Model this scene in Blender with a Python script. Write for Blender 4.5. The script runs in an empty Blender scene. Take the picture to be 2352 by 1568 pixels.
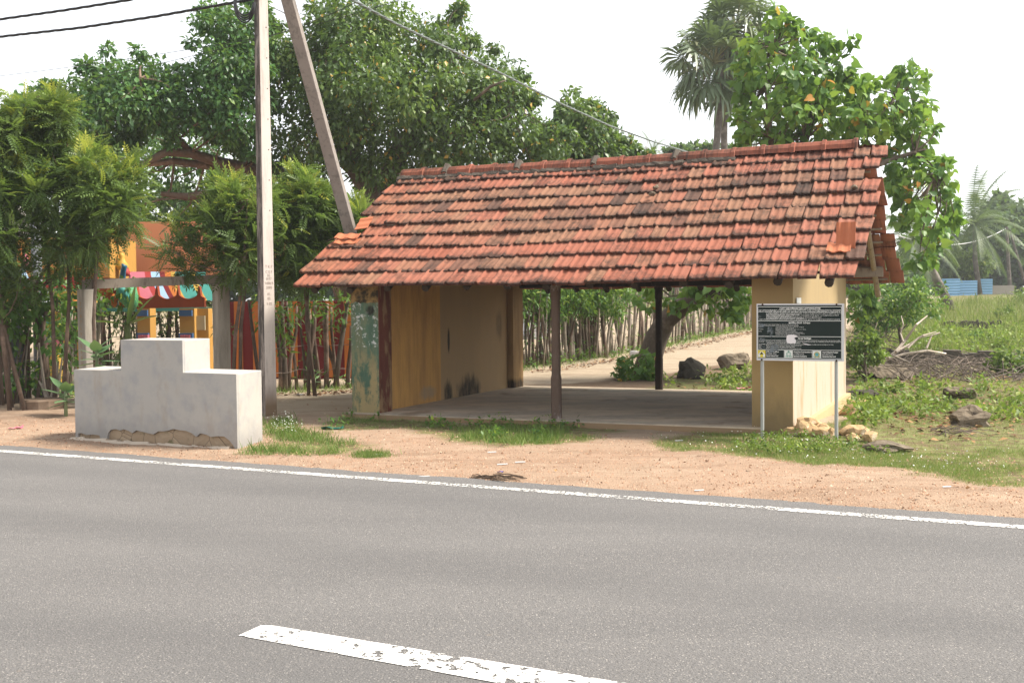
import bpy, bmesh, math
import numpy as np
from mathutils import Vector, Matrix
rng = np.random.default_rng(11)
PI = math.pi
SC = bpy.context.scene
COL = SC.collection
# ------------------------------------------------------------------ camera model
# survey of the photograph: eye 1.6 m above the road, lens 38.6 mm, 2.1 deg down, 0.56 deg roll
H, F, PITCH, ROLL = 1.6, 2521.0, 0.0361, -0.0097
_fw = np.array([0, math.cos(PITCH), -math.sin(PITCH)])
_r0 = np.array([1., 0, 0]); _u0 = np.array([0, math.sin(PITCH), math.cos(PITCH)])
_rt = math.cos(ROLL)*_r0 + math.sin(ROLL)*_u0
_up = -math.sin(ROLL)*_r0 + math.cos(ROLL)*_u0
EYE = np.array([0, 0, H])
def ray(x, y): return _fw + _rt*(x-1176)/F + _up*(784-y)/F
def at(x, y, Y):
    d = ray(x, y); return EYE + d*(Y/d[1])
def proj(P):
    d = np.asarray(P, float)-EYE; z = d@_fw
    return 1176+F*(d@_rt)/z, 784-F*(d@_up)/z
def onplane(x, y, p0, nrm):
    d = ray(x, y); t = ((np.asarray(p0)-EYE)@nrm)/(d@nrm); return EYE+d*t
def vnoise(x, y, seed=0):
    x = np.asarray(x, float); y = np.asarray(y, float)
    xi = np.floor(x).astype(np.int64); yi = np.floor(y).astype(np.int64); fx = x-xi; fy = y-yi
    fx = fx*fx*(3-2*fx); fy = fy*fy*(3-2*fy)
    def h(a, b):
        n = (a*374761393 + b*668265263 + seed*1274126177) & 0x7fffffff
        n = ((n ^ (n >> 13))*1103515245) & 0x7fffffff
        n = (n ^ (n >> 16)) & 0xffff
        return n/65535.0
    return (h(xi, yi)*(1-fx)+h(xi+1, yi)*fx)*(1-fy)+(h(xi, yi+1)*(1-fx)+h(xi+1, yi+1)*fx)*fy
def fbm(x, y, s=0): return (vnoise(x, y, s)+.5*vnoise(2*np.asarray(x), 2*np.asarray(y), s+1)+.25*vnoise(4*np.asarray(x), 4*np.asarray(y), s+2))/1.75
def sstep(a, b, x):
    t = np.clip((np.asarray(x)-a)/(b-a), 0, 1); return t*t*(3-2*t)
RS, RN = np.array([.8965, -.4431]), np.array([.4431, .8965])      # along / across the road
NE, NL = 8.66, 8.36                                              # asphalt edge, edge line
def terrain(X, Y):
    X = np.asarray(X, float); Y = np.asarray(Y, float)
    z = np.interp(Y, [0, 20, 24, 30, 40, 50, 60, 70, 90, 200], [0, 0, .06, .3, .7, 1.1, 1.5, 1.72, 1.85, 1.9])
    z = z - .24*np.exp(-((X-6.4)**2+((Y-16.6)*.8)**2)/3.2)
    n = X*RN[0]+Y*RN[1]
    off = sstep(NE-.25, NE+.5, n)
    z = z + off*(.03+.06*(fbm(X*.7, Y*.7, 3)-.5)+.03*(fbm(X*3, Y*3, 5)-.5)) - (1-off)*.05
    z = z + .014*(vnoise(X*9, Y*9, 8)-.5)*sstep(NE-.3, NE+.1, n)
    return z
def gnd(x, y, dz=0):
    d = ray(x, y); lo, hi = 2., 220.
    for _ in range(50):
        m = (lo+hi)/2; p = EYE+d*(m/d[1])
        if p[2] > terrain(p[0], p[1])+dz: lo = m
        else: hi = m
    p = EYE+d*(lo/d[1]); return p
def gz(X, Y): return np.array([X, Y, float(terrain(X, Y))])
def pip(px, py, poly):
    px = np.asarray(px); py = np.asarray(py); ins = np.zeros(px.shape, bool); n = len(poly)
    for i in range(n):
        x1, y1 = poly[i][:2]; x2, y2 = poly[(i+1) % n][:2]
        c = (y1 > py) != (y2 > py)
        with np.errstate(divide='ignore', invalid='ignore'):
            ins ^= c & (px < (x2-x1)*(py-y1)/(y2-y1+1e-12)+x1)
    return ins
def pdist(px, py, poly):
    d = np.full(np.shape(px), 1e9); n = len(poly)
    for i in range(n):
        a = np.array(poly[i][:2], float); b = np.array(poly[(i+1) % n][:2], float); ab = b-a
        t = np.clip(((px-a[0])*ab[0]+(py-a[1])*ab[1])/(ab@ab+1e-9), 0, 1)
        d = np.minimum(d, np.hypot(px-a[0]-t*ab[0], py-a[1]-t*ab[1]))
    return d
# shelter frame: a along the front to the right, b to the back, c up
YAW = .4135; SO = np.array([-2.212, 15.107, 0])
SU = np.array([math.cos(YAW), -math.sin(YAW), 0]); SV = np.array([math.sin(YAW), math.cos(YAW), 0]); SZ = np.array([0, 0, 1.])
def S(a, b, c): return SO+a*SU+b*SV+np.array([0, 0, c])
# ------------------------------------------------------------------ object helpers
ORG = {}
def thing(name, label, cat, loc, group=None):
    o = bpy.data.objects.new(name, None); COL.objects.link(o); o.empty_display_size = .2
    o.location = tuple(map(float, loc)); ORG[o.name] = np.array(loc, float)
    o['label'] = label; o['category'] = cat
    if group: o['group'] = group
    return o
def tag(o, label=None, cat=None, group=None, kind=None):
    if label: o['label'] = label
    if cat: o['category'] = cat
    if group: o['group'] = group
    if kind: o['kind'] = kind
    return o
def link(name, me, mat, parent=None, base=None, smooth=False):
    o = bpy.data.objects.new(name, me); COL.objects.link(o)
    if mat is not None and not me.materials: me.materials.append(mat)
    if parent is not None:
        off = ORG[parent.name]; o.parent = parent; ORG[o.name] = off
    else:
        off = np.array(base, float) if base is not None else np.zeros(3)
        o.location = tuple(map(float, off)); ORG[o.name] = off
    if np.any(off != 0):
        n = len(me.vertices); a = np.empty(n*3); me.vertices.foreach_get('co', a)
        a = a.reshape(-1, 3)-off; me.vertices.foreach_set('co', a.ravel())
    if smooth: me.polygons.foreach_set('use_smooth', np.ones(len(me.polygons), bool))
    me.update(); return o
class MB:
    def __init__(s): s.v = []; s.f = []
    def add(s, vs, fs):
        k = len(s.v); s.v += [tuple(map(float, p)) for p in vs]; s.f += [tuple(i+k for i in f) for f in fs]; return s
    def hexa(s, p):   # 8 corner points: bottom 4 (ccw from above), top 4
        return s.add(p, [(3, 2, 1, 0), (4, 5, 6, 7), (0, 1, 5, 4), (1, 2, 6, 5), (2, 3, 7, 6), (3, 0, 4, 7)])
    def box(s, c, size, ax=None):
        c = np.asarray(c, float); X, Y, Z = ax if ax else (np.array([1., 0, 0]), np.array([0, 1., 0]), SZ)
        hx, hy, hz = [k/2 for k in size]
        q = [(-1, -1), (1, -1), (1, 1), (-1, 1)]
        return s.hexa([c+X*hx*i+Y*hy*j+Z*hz*k for k in (-1, 1) for i, j in q])
    def sbox(s, a0, a1, b0, b1, c0, c1):
        return s.hexa([S(a, b, c) for c in (c0, c1) for a, b in ((a0, b0), (a1, b0), (a1, b1), (a0, b1))])
    def prism(s, pts, ext):
        n = len(pts); ext = np.asarray(ext, float); b = [np.asarray(p)+ext for p in pts]
        return s.add(list(pts)+b, [tuple(range(n)), tuple(range(2*n-1, n-1, -1))]+[(i, i+n, (i+1) % n+n, (i+1) % n) for i in range(n)])
    def tube(s, pts, rad, n=6, cap=True, jit=0):
        pts = [np.asarray(p, float) for p in pts]
        if np.isscalar(rad): rad = [rad]*len(pts)
        rings = []; u = None
        for i, p in enumerate(pts):
            t = pts[min(i+1, len(pts)-1)]-pts[max(i-1, 0)]; t = t/(np.linalg.norm(t)+1e-9)
            if u is None: u = np.array([1., 0, 0]) if abs(t[0]) < .8 else np.array([0, 1., 0])
            u = u-(u@t)*t; u /= np.linalg.norm(u)+1e-9; w = np.cross(t, u)
            rings.append([p+(u*math.cos(2*PI*k/n)+w*math.sin(2*PI*k/n))*rad[i]*(1+(rng.random()-.5)*jit) for k in range(n)])
        vs = [q for r in rings for q in r]; fs = []
        for i in range(len(pts)-1):
            for k in range(n): fs.append((i*n+k, i*n+(k+1) % n, (i+1)*n+(k+1) % n, (i+1)*n+k))
        if cap: fs += [tuple(range(n-1, -1, -1)), tuple((len(pts)-1)*n+k for k in range(n))]
        return s.add(vs, fs)
    def build(s, name, mat, parent=None, base=None, smooth=False):
        me = bpy.data.meshes.new(name); me.from_pydata(s.v, [], s.f); me.update()
        bm = bmesh.new(); bm.from_mesh(me); bmesh.ops.recalc_face_normals(bm, faces=bm.faces); bm.to_mesh(me); bm.free()
        return link(name, me, mat, parent, base, smooth)
    def single(s, name, mat, label, cat, group=None, smooth=False):
        a = np.array(s.v); base = (a[:, 0].mean(), a[:, 1].mean(), a[:, 2].min())
        return tag(s.build(name, mat, None, base, smooth), label, cat, group)
def npmesh(name, V, Fq, mat, parent=None, base=None, attrs=None, smooth=False):
    """V (n,3); Fq (m,k) one face size; attrs: name -> per-face values"""
    me = bpy.data.meshes.new(name); m, k = Fq.shape
    me.vertices.add(len(V)); me.vertices.foreach_set('co', np.ascontiguousarray(V, dtype=np.float32).ravel())
    me.loops.add(m*k); me.loops.foreach_set('vertex_index', Fq.astype(np.int32).ravel())
    me.polygons.add(m); me.polygons.foreach_set('loop_start', np.arange(0, m*k, k, dtype=np.int32))
    me.polygons.foreach_set('loop_total', np.full(m, k, np.int32)); me.update(calc_edges=True)
    for nm, val in (attrs or {}).items():
        at_ = me.attributes.new(nm, 'FLOAT', 'FACE' if len(val) == m else 'POINT'); at_.data.foreach_set('value', np.asarray(val, np.float32))
    return link(name, me, mat, parent, base, smooth)
def unit(a): return a/(np.linalg.norm(a, axis=-1, keepdims=True)+1e-9)
def scatter(T, TF, pos, fwd, nrm, size):
    """template T(k,3) (x forward, y side, z normal), faces TF(m,q) -> V, F"""
    f = unit(fwd); s = unit(np.cross(nrm, f)); n = np.cross(f, s)
    size = np.asarray(size).reshape(-1, 1, 1)
    L = T[None]*size
    V = pos[:, None]+L[..., :1]*f[:, None]+L[..., 1:2]*s[:, None]+L[..., 2:3]*n[:, None]
    k = len(T); Fq = TF[None]+(np.arange(len(pos))*k)[:, None, None]
    return V.reshape(-1, 3), Fq.reshape(-1, TF.shape[1])
LEAF = (np.array([(0, 0, 0), (.45, .27, .07), (1, 0, -.12), (.45, -.27, .07), (.45, 0, 0)]), np.array([(0, 4, 1), (4, 2, 1), (0, 3, 4), (4, 3, 2)]))
HEART = (np.array([(.04, 0, 0), (-.06, .22, .03), (.12, .40, .06), (.42, .36, .05), (.74, .15, 0), (1, 0, -.12), (.74, -.15, 0), (.42, -.36, .05), (.12, -.40, .06), (-.06, -.22, .03), (.45, 0, -.03)]),
         np.array([(10, i+1, i) for i in range(9)]+[(10, 0, 9)]))
def _spray():
    V = []; Fs = []
    for i in range(7):
        t = .12+.13*i; ln = .30*(1-.45*abs(t-.45)); zc = -.40*t*t
        for sd in (1, -1):
            b = np.array([t, 0, zc]); d = np.array([.55, sd*.8, -.22]); d /= np.linalg.norm(d); w = np.array([.8, -sd*.55, 0])*.055
            k = len(V); V += [b, b+d*ln*.45+w, b+d*ln, b+d*ln*.45-w]; Fs.append((k, k+1, k+2, k+3))
    b = np.array([.98, 0, -.34]); k = len(V); V += [b, b+np.array([.15, .05, -.05]), b+np.array([.3, 0, -.14]), b+np.array([.15, -.05, -.05])]; Fs.append((k, k+1, k+2, k+3))
    return np.array(V), np.array(Fs)
SPRAY = _spray()
NARROW = (np.array([(0, 0, 0), (.4, .13, .04), (1, 0, -.1), (.4, -.13, .04)]), np.array([(0, 1, 2, 3)]))
BLADE = (np.array([(0, .03, 0), (.55, .022, .05), (1, 0, .25), (.55, -.022, .05), (0, -.03, 0)]), np.array([(0, 1, 2, 3, 4)]))
# ------------------------------------------------------------------ materials
class NT:
    def __init__(s, name):
        s.m = bpy.data.materials.new(name); s.m.use_nodes = True; s.t = s.m.node_tree; s.t.nodes.clear()
        s.out = s.n('ShaderNodeOutputMaterial'); s.co = s.n('ShaderNodeTexCoord').outputs['Object']
    def n(s, ty, **kw):
        o = s.t.nodes.new(ty)
        for k, v in kw.items(): setattr(o, k, v)
        return o
    def set(s, sock, v):
        if isinstance(v, bpy.types.NodeSocket): s.t.links.new(v, sock)
        else:
            if isinstance(v, (tuple, list)) and len(v) == 3 and sock.type == 'RGBA': v = (*v, 1)
            sock.default_value = v
    def noise(s, scale, detail=4, rough=.6, vec=None, dist=0):
        o = s.n('ShaderNodeTexNoise'); s.set(o.inputs['Vector'], vec or s.co); o.inputs['Scale'].default_value = scale
        o.inputs['Detail'].default_value = detail; o.inputs['Roughness'].default_value = rough; o.inputs['Distortion'].default_value = dist
        return o.outputs['Fac']
    def vor(s, scale, feat='F1', vec=None, out='Distance'):
        o = s.n('ShaderNodeTexVoronoi', feature=feat); s.set(o.inputs['Vector'], vec or s.co); o.inputs['Scale'].default_value = scale; return o.outputs[out]
    def ramp(s, f, stops, interp='LINEAR'):
        o = s.n('ShaderNodeValToRGB'); s.set(o.inputs[0], f); cr = o.color_ramp; cr.interpolation = interp
        while len(cr.elements) < len(stops): cr.elements.new(.5)
        for e, (p, c) in zip(cr.elements, stops):
            e.position = p; e.color = (*c, 1) if isinstance(c, (tuple, list)) else (c, c, c, 1)
        return o.outputs[0]
    def mix(s, f, a, b, mode='MIX'):
        o = s.n('ShaderNodeMix', data_type='RGBA', blend_type=mode); s.set(o.inputs[0], f); s.set(o.inputs[6], a); s.set(o.inputs[7], b); return o.outputs[2]
    def math(s, op, a, b=0., c=0.):
        o = s.n('ShaderNodeMath', operation=op); s.set(o.inputs[0], a); s.set(o.inputs[1], b); s.set(o.inputs[2], c); return o.outputs[0]
    def attr(s, name):
        return s.n('ShaderNodeAttribute', attribute_name=name).outputs['Fac']
    def xyz(s, vec=None):
        o = s.n('ShaderNodeSeparateXYZ'); s.set(o.inputs[0], vec or s.co); return o.outputs
    def map(s, sc, loc=(0, 0, 0), rot=(0, 0, 0)):
        o = s.n('ShaderNodeMapping'); s.set(o.inputs[0], s.co); o.inputs['Scale'].default_value = sc; o.inputs['Location'].default_value = loc; o.inputs['Rotation'].default_value = rot; return o.outputs[0]
    def bump(s, h, st=.3, d=.02):
        o = s.n('ShaderNodeBump'); s.set(o.inputs['Height'], h); o.inputs['Strength'].default_value = st; o.inputs['Distance'].default_value = d; return o.outputs[0]
    def finish(s, col, rough=.8, bump=None, spec=.3, metal=0., transl=0., tcol=None):
        p = s.n('ShaderNodeBsdfPrincipled'); s.set(p.inputs['Base Color'], col); s.set(p.inputs['Roughness'], rough)
        p.inputs['Specular IOR Level'].default_value = spec; p.inputs['Metallic'].default_value = metal
        if bump is not None: s.set(p.inputs['Normal'], bump)
        sh = p.outputs[0]
        if transl:
            t = s.n('ShaderNodeBsdfTranslucent'); s.set(t.inputs[0], tcol if tcol is not None else col)
            mx = s.n('ShaderNodeMixShader'); mx.inputs[0].default_value = transl; s.t.links.new(sh, mx.inputs[1]); s.t.links.new(t.outputs[0], mx.inputs[2]); sh = mx.outputs[0]
        s.t.links.new(sh, s.out.inputs[0]); return s.m
def pm(name, c1, c2, scale=3, rough=.8, bump=.2, bs=None, spec=.3, c3=None, s3=1.2, th=.58, bd=.01):
    k = NT(name); col = k.mix(k.noise(scale, 6), c1, c2)
    if c3: col = k.mix(k.ramp(k.noise(s3, 5), [(th, 0.), (th+.14, 1.)]), col, c3)
    b = k.bump(k.noise(bs or scale*8, 5), bump, bd) if bump else None
    return k.finish(col, rough, b, spec)
def flat(name, c, rough=.6, spec=.3, metal=0., var=.15):
    k = NT(name); n = k.noise(6, 5); d = tuple(x*(1-var) for x in c)
    return k.finish(k.mix(n, c, d), rough, None, spec, metal)
def leafmat(name, stops, rough=.45, transl=.3, spec=.35, gain=1.):
    k = NT(name); c = k.ramp(k.attr('rnd'), [(p, tuple(x*gain for x in q)) for p, q in stops])
    c = k.mix(k.math('MULTIPLY', k.noise(1.3, 3), .3), c, k.mix(.4, c, (.03, .05, .012)))
    t = k.mix(.55, c, (.22, .34, .04))
    return k.finish(c, rough, None, spec, 0., transl, t)
def bark(name, c1, c2, sc=6):
    k = NT(name); v = k.map((1, 1, .25)); n = k.noise(sc*4, 6, .65, v)
    col = k.mix(n, c1, c2); col = k.mix(k.ramp(k.noise(2.2, 4), [(.52, 0.), (.66, 1.)]), col, tuple(x*1.5 for x in c2))
    return k.finish(col, .9, k.bump(n, .7, .02), .15)
# ------------------------------------------------------------------ ground areas (world polygons)
def gpoly(px): return [tuple(gnd(x, y)[:2]) for x, y in px]
GR_BLOCK = gpoly([(600, 960), (640, 962), (700, 985), (760, 1005), (825, 1022), (770, 1040), (700, 1046), (560, 1046), (600, 1030)])
GR_SLAB = gpoly([(735, 968), (800, 957), (870, 958), (960, 970), (1100, 972), (1230, 968), (1300, 962), (1420, 978), (1400, 988), (1320, 990), (1340, 1008), (1200, 1021), (1080, 1014), (1010, 1004), (920, 988), (840, 986), (750, 985)])
GR_TUFT = gpoly([(812, 1045), (860, 1036), (900, 1042), (860, 1052)])
GR_RIGHT = gpoly([(1500, 1014), (1640, 992), (1728, 980), (1760, 985), (1840, 995), (1960, 960), (1965, 800), (2352, 800), (2700, 800), (2800, 1150), (2352, 1112), (2200, 1105), (2060, 1078), (1920, 1066), (1800, 1052), (1660, 1040), (1540, 1030)])
GR_VERGE = gpoly([(1500, 1014), (1640, 992), (1728, 982), (1850, 1000), (1960, 1030), (2100, 1045), (2352, 1040), (2700, 1060), (2800, 1150), (2352, 1112), (2200, 1105), (2060, 1078), (1920, 1066), (1800, 1052), (1660, 1040), (1540, 1030)])
GR_BEHIND = gpoly([(1490, 893), (1560, 868), (1640, 858), (1730, 826), (1745, 905), (1500, 897)])
GR_FIELD = gpoly([(1960, 806), (2900, 806), (2800, 690), (2352, 686), (2160, 700), (1990, 712)])
GR_DARK = gpoly([(2010, 812), (2352, 808), (2600, 815), (2600, 900), (2352, 905), (2200, 880), (2020, 850)])
PATH = [(-13.5, 13.6), (-5.6, 14.2), (-2.6, 14.9), (-1.8, 17.5), (-.4, 20.1), (1.6, 21.2), (3.5, 23.4), (6.0, 26.5), (9.5, 33.), (14.5, 44.), (24, 62.), (20, 66), (11.0, 45), (8.0, 37), (2.7, 27.6), (.24, 24.2), (-4.15, 19.3), (-7, 17.6), (-14, 17.5)]
def gmask(X, Y, polys, amp=.35, sc=1.6, seed=20):
    m = np.zeros(np.shape(X))
    for j in range(4):
        wx = X+amp*2*(fbm(X*sc, Y*sc, seed+j*0)-.5)+.07*math.cos(j*1.57); wy = Y+amp*2*(fbm(X*sc+7.3, Y*sc, seed+9)-.5)+.07*math.sin(j*1.57)
        t = np.zeros(np.shape(X), bool)
        for p in polys: t |= pip(wx, wy, p)
        m += t*.25
    return m
# ------------------------------------------------------------------ ground sheet
def build_ground():
    ss = np.concatenate([[-300, -220, -120, -70, -45, -32, -24, -19], np.arange(-15.6, 8.6, .11), np.arange(8.7, 24, .3), [25, 27, 30, 34, 40, 50, 70, 110, 200, 300]])
    nn = np.concatenate([[-120, -60, -30, -10, -2, 3, 6, 7.6, 8.2], np.arange(8.35, 9.4, .05), np.arange(9.42, 15.4, .1), np.arange(15.5, 26, .22), np.arange(26.3, 60, .9), [62, 66, 72, 80, 95, 120, 170, 220, 280]])
    sg, ng = np.meshgrid(ss, nn); X = sg*RS[0]+ng*RN[0]; Y = sg*RS[1]+ng*RN[1]
    Z = terrain(X, Y); V = np.stack([X, Y, Z], -1).reshape(-1, 3)
    h, w = X.shape; i = np.arange(h*w).reshape(h, w)
    Fq = np.stack([i[:-1, :-1], i[:-1, 1:], i[1:, 1:], i[1:, :-1]], -1).reshape(-1, 4)
    x, y = V[:, 0], V[:, 1]; n = x*RN[0]+y*RN[1]
    g = gmask(x, y, [GR_BLOCK, GR_SLAB, GR_RIGHT, GR_BEHIND, GR_FIELD])
    g = np.maximum(g, (y > 50)*1.*(1-pip(x, y, PATH)))
    red = 1-sstep(11.0, 13.2, n+1.6*(fbm(x*.5, y*.5, 31)-.5)); red = red*(.55+.45*fbm(x*.9, y*.9, 37))
    pth = gmask(x, y, [PATH], .25)
    soil = np.clip(sstep(15, 17, n)*(1-pth), 0, 1)*sstep(1.0, 2.5, x-(y-24.6)*.62)
    soil = np.maximum(soil, gmask(x, y, [GR_DARK], .4)*1.0)
    k = NT('ground_soil')
    G, R, SO_ = k.attr('grass'), k.attr('red'), k.attr('soil')
    rut = k.noise(1.0, 5, .65, k.map((.25, 2.6, 1), rot=(0, 0, .459))); fine = k.noise(55, 5, .7); mid = k.noise(7, 5, .65); big = k.noise(1.1, 4)
    sand = k.mix(mid, (.335, .268, .19), (.44, .36, .268)); grav = k.mix(mid, (.295, .185, .122), (.40, .28, .20))
    col = k.mix(R, sand, grav)
    col = k.mix(k.ramp(rut, [(.36, .45), (.52, 0.)]), col, (.20, .125, .08)); col = k.mix(k.ramp(k.noise(1.9, 6, .7), [(.54, 0.), (.7, .5)]), col, (.46, .37, .275))
    brown = k.mix(mid, (.11, .075, .05), (.24, .17, .115)); col = k.mix(SO_, col, brown)
    moss = k.mix(big, (.13, .19, .04), (.18, .19, .06)); moss = k.mix(k.ramp(mid, [(.42, 0.), (.60, .95)]), moss, (.15, .105, .065))
    gm = k.math('MULTIPLY', G, k.ramp(k.math('ADD', k.math('MULTIPLY', fine, .5), k.math('MULTIPLY', mid, .5)), [(.36, .3), (.50, 1.)]))
    col = k.mix(gm, col, moss)
    peb = k.vor(48); vc = k.vor(48, out='Color'); pv = k.n('ShaderNodeSeparateColor'); k.set(pv.inputs[0], vc)
    col = k.mix(k.math('MULTIPLY', k.ramp(peb, [(.18, 1.), (.34, 0.)]), k.math('MULTIPLY', k.math('GREATER_THAN', pv.outputs[0], .62), .65)), col, k.ramp(pv.outputs[1], [(0, (.16, .08, .05)), (.5, (.40, .25, .16)), (1, (.62, .50, .38))]))
    col = k.mix(k.ramp(fine, [(.3, .45), (.62, 0.)]), col, k.mix(.5, col, (.06, .035, .02)))
    hgt = k.math('ADD', k.math('MULTIPLY', fine, .7), k.math('MULTIPLY', k.ramp(peb, [(0., 1.), (.4, 0.)]), .5))
    m = k.finish(col, .95, k.bump(hgt, .7, .025), .1)
    o = npmesh('ground', V, Fq, m, attrs={'grass': g, 'red': red, 'soil': soil}, smooth=True); tag(o, kind='structure')
build_ground()
# ------------------------------------------------------------------ road
def rp(s, n, z=0.): return np.array([s*RS[0]+n*RN[0], s*RS[1]+n*RN[1], z])
k = NT('asphalt')
f1 = k.noise(140, 3, .8); f2 = k.vor(95); vc = k.n('ShaderNodeSeparateColor'); k.set(vc.inputs[0], k.vor(95, out='Color')); f3 = k.noise(.35, 5, .6); f4 = k.noise(22, 4, .7)
rot = k.map((1, 1, 1), rot=(0, 0, .459)); st = k.noise(1.0, 4, .6, k.map((.12, 1.6, 1), rot=(0, 0, .459)))
c = k.mix(f3, (.136, .130, .127), (.188, .180, .174)); c = k.mix(k.ramp(st, [(.38, .4), (.66, 0.)]), c, (.115, .111, .110))
stone = k.ramp(vc.outputs[0], [(0, (.055, .052, .05)), (.45, (.15, .14, .13)), (.8, (.25, .23, .21)), (1, (.48, .44, .40))])
c = k.mix(k.math('MULTIPLY', k.ramp(f2, [(.25, 1.), (.5, 0.)]), .75), c, stone)
c = k.mix(k.ramp(f1, [(.32, .8), (.52, 0.)]), c, (.05, .047, .045)); c = k.mix(k.ramp(f4, [(.66, 0.), (.74, .5)]), c, (.05, .047, .045))
c = k.mix(k.ramp(k.noise(3, 3), [(.72, 0.), (.76, .5)]), c, (.26, .19, .13)); xr = k.xyz(k.map((1, 1, 1), rot=(0, 0, .459))); tr_ = k.math('SINE', k.math('MULTIPLY', k.math('ADD', xr[1], k.math('MULTIPLY', k.noise(.6, 3), .5)), 3.4)); c = k.mix(k.math('MULTIPLY', k.ramp(tr_, [(.2, 0.), (1., 1.)]), .28), c, (.095, .092, .091)); c = k.mix(k.ramp(k.noise(1.4, 6, .75), [(.64, 0.), (.72, .45)]), c, (.07, .067, .066)); c = k.mix(k.math('MULTIPLY', k.ramp(k.math('SUBTRACT', xr[1], 0.), [(0., 0.), (1., 0.)]), 0.), c, c)
ASPH = k.finish(c, .85, k.bump(k.math('ADD', k.math('MULTIPLY', f1, .6), k.math('MULTIPLY', f2, .6)), .6, .012), .25)
m = MB()
ss = list(np.arange(-20, 14, .25)); ss = [-280, -150, -60, -30]+ss+[16, 20, 30, 60, 150, 280]
ed = [NE+.05*(vnoise(s*1.3, 0, 4)-.5)+.05*(vnoise(s*6, 0, 5)-.5)+.14 for s in ss]
for i, s in enumerate(ss): m.v += [tuple(rp(s, -.4)), tuple(rp(s, 4.2)), tuple(rp(s, NE-.25)), tuple(rp(s, ed[i], -.012)), tuple(rp(s, ed[i]+.03, -.12))]
for i in range(len(ss)-1):
    for j in range(4): m.f.append((i*5+j, (i+1)*5+j, (i+1)*5+j+1, i*5+j+1))
road = tag(m.build('road', ASPH), kind='structure')
def worn(name, thr, sc):
    k = NT(name); n = k.math('ADD', k.math('MULTIPLY', k.noise(sc, 8, .72), .75), k.math('MULTIPLY', k.noise(1.6, 3), .25))
    col = k.mix(k.noise(14, 5), (.70, .68, .64), (.82, .80, .76))
    p = k.n('ShaderNodeBsdfPrincipled'); k.set(p.inputs['Base Color'], col); p.inputs['Roughness'].default_value = .8
    tr = k.n('ShaderNodeBsdfTransparent'); mx = k.n('ShaderNodeMixShader'); k.set(mx.inputs[0], k.ramp(n, [(thr, 0.), (thr+.015, 1.)], 'LINEAR'))
    k.t.links.new(tr.outputs[0], mx.inputs[1]); k.t.links.new(p.outputs[0], mx.inputs[2]); k.t.links.new(mx.outputs[0], k.out.inputs[0]); return k.m
m = MB()
for i, s in enumerate(ss):
    w = .064; m.v += [tuple(rp(s, NL-w, .004)), tuple(rp(s, NL+w, .004))]
    if i: m.f.append((2*i-2, 2*i-1, 2*i+1, 2*i))
tag(m.build('edge_line', worn('edge_paint', .50, 40), road), 'long white line painted along the asphalt edge')
RZ0 = np.array([0, 0, .004]); pa, pb = onplane(548, 1458, RZ0, SZ)[:2], onplane(606, 1432, RZ0, SZ)[:2]
sa, na = pa@RS, pa@RN; sb, nb = pb@RS, pb@RN
pc, pd = onplane(1145, 1567, RZ0, SZ)[:2], onplane(1435, 1567, RZ0, SZ)[:2]; pc = pa+(pc-pa)*1.9; pd = pb+(pd-pb)*1.7
m = MB().add([np.array([q[0], q[1], .004]) for q in (pa, pc, pd, pb+(pd-pb)*.02, pb+(pa-pb)*.1)], [(0, 1, 2, 3, 4)])
tag(m.build('centre_dash', worn('centre_paint', .455, 17), road), 'worn white dash painted down the road centre')
# ------------------------------------------------------------------ shelter materials
def weathered(name, c1, c2, stain, drip=.55, bumpst=.3, extra=None):
    k = NT(name); v = k.map((1, 1, .16)); st = k.noise(6, 6, .65, v); n = k.noise(2.2, 5)
    col = k.mix(n, c1, c2); col = k.mix(k.math('MULTIPLY', k.ramp(st, [(.42, 0.), (.66, 1.)]), drip), col, stain)
    if extra: col = extra(k, col)
    return k.finish(col, .85, k.bump(k.math('ADD', k.noise(40, 5), k.noise(3, 3)), bumpst, .012), .2)
def sc_coord(k):   # shelter a,b,c from object coordinates (parts are stored relative to the shelter base SO)
    x = k.xyz(); ca, sa = math.cos(YAW), math.sin(YAW)
    a = k.math('SUBTRACT', k.math('MULTIPLY', x[0], ca), k.math('MULTIPLY', x[1], sa))
    b = k.math('ADD', k.math('MULTIPLY', x[0], sa), k.math('MULTIPLY', x[1], ca)); return a, b, x[2]
def blotch(k, u, v, u0, v0, ru, rv, wob=.5):   # a stain with a ragged edge round (u0, v0)
    du = k.math('DIVIDE', k.math('SUBTRACT', u, u0), ru); dv = k.math('DIVIDE', k.math('SUBTRACT', v, v0), rv)
    d = k.math('SQRT', k.math('ADD', k.math('MULTIPLY', du, du), k.math('MULTIPLY', dv, dv)))
    d = k.math('ADD', d, k.math('MULTIPLY', k.math('SUBTRACT', k.noise(7, 7, .75, k.map((1, 1, .3))), .5), wob*2.6))
    return k.math('MULTIPLY', k.ramp(d, [(.55, 1.), (1.08, 0.)]), k.ramp(k.noise(11, 6, .7, k.map((1, 1, .3))), [(.25, .35), (.55, 1.)]))
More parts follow.
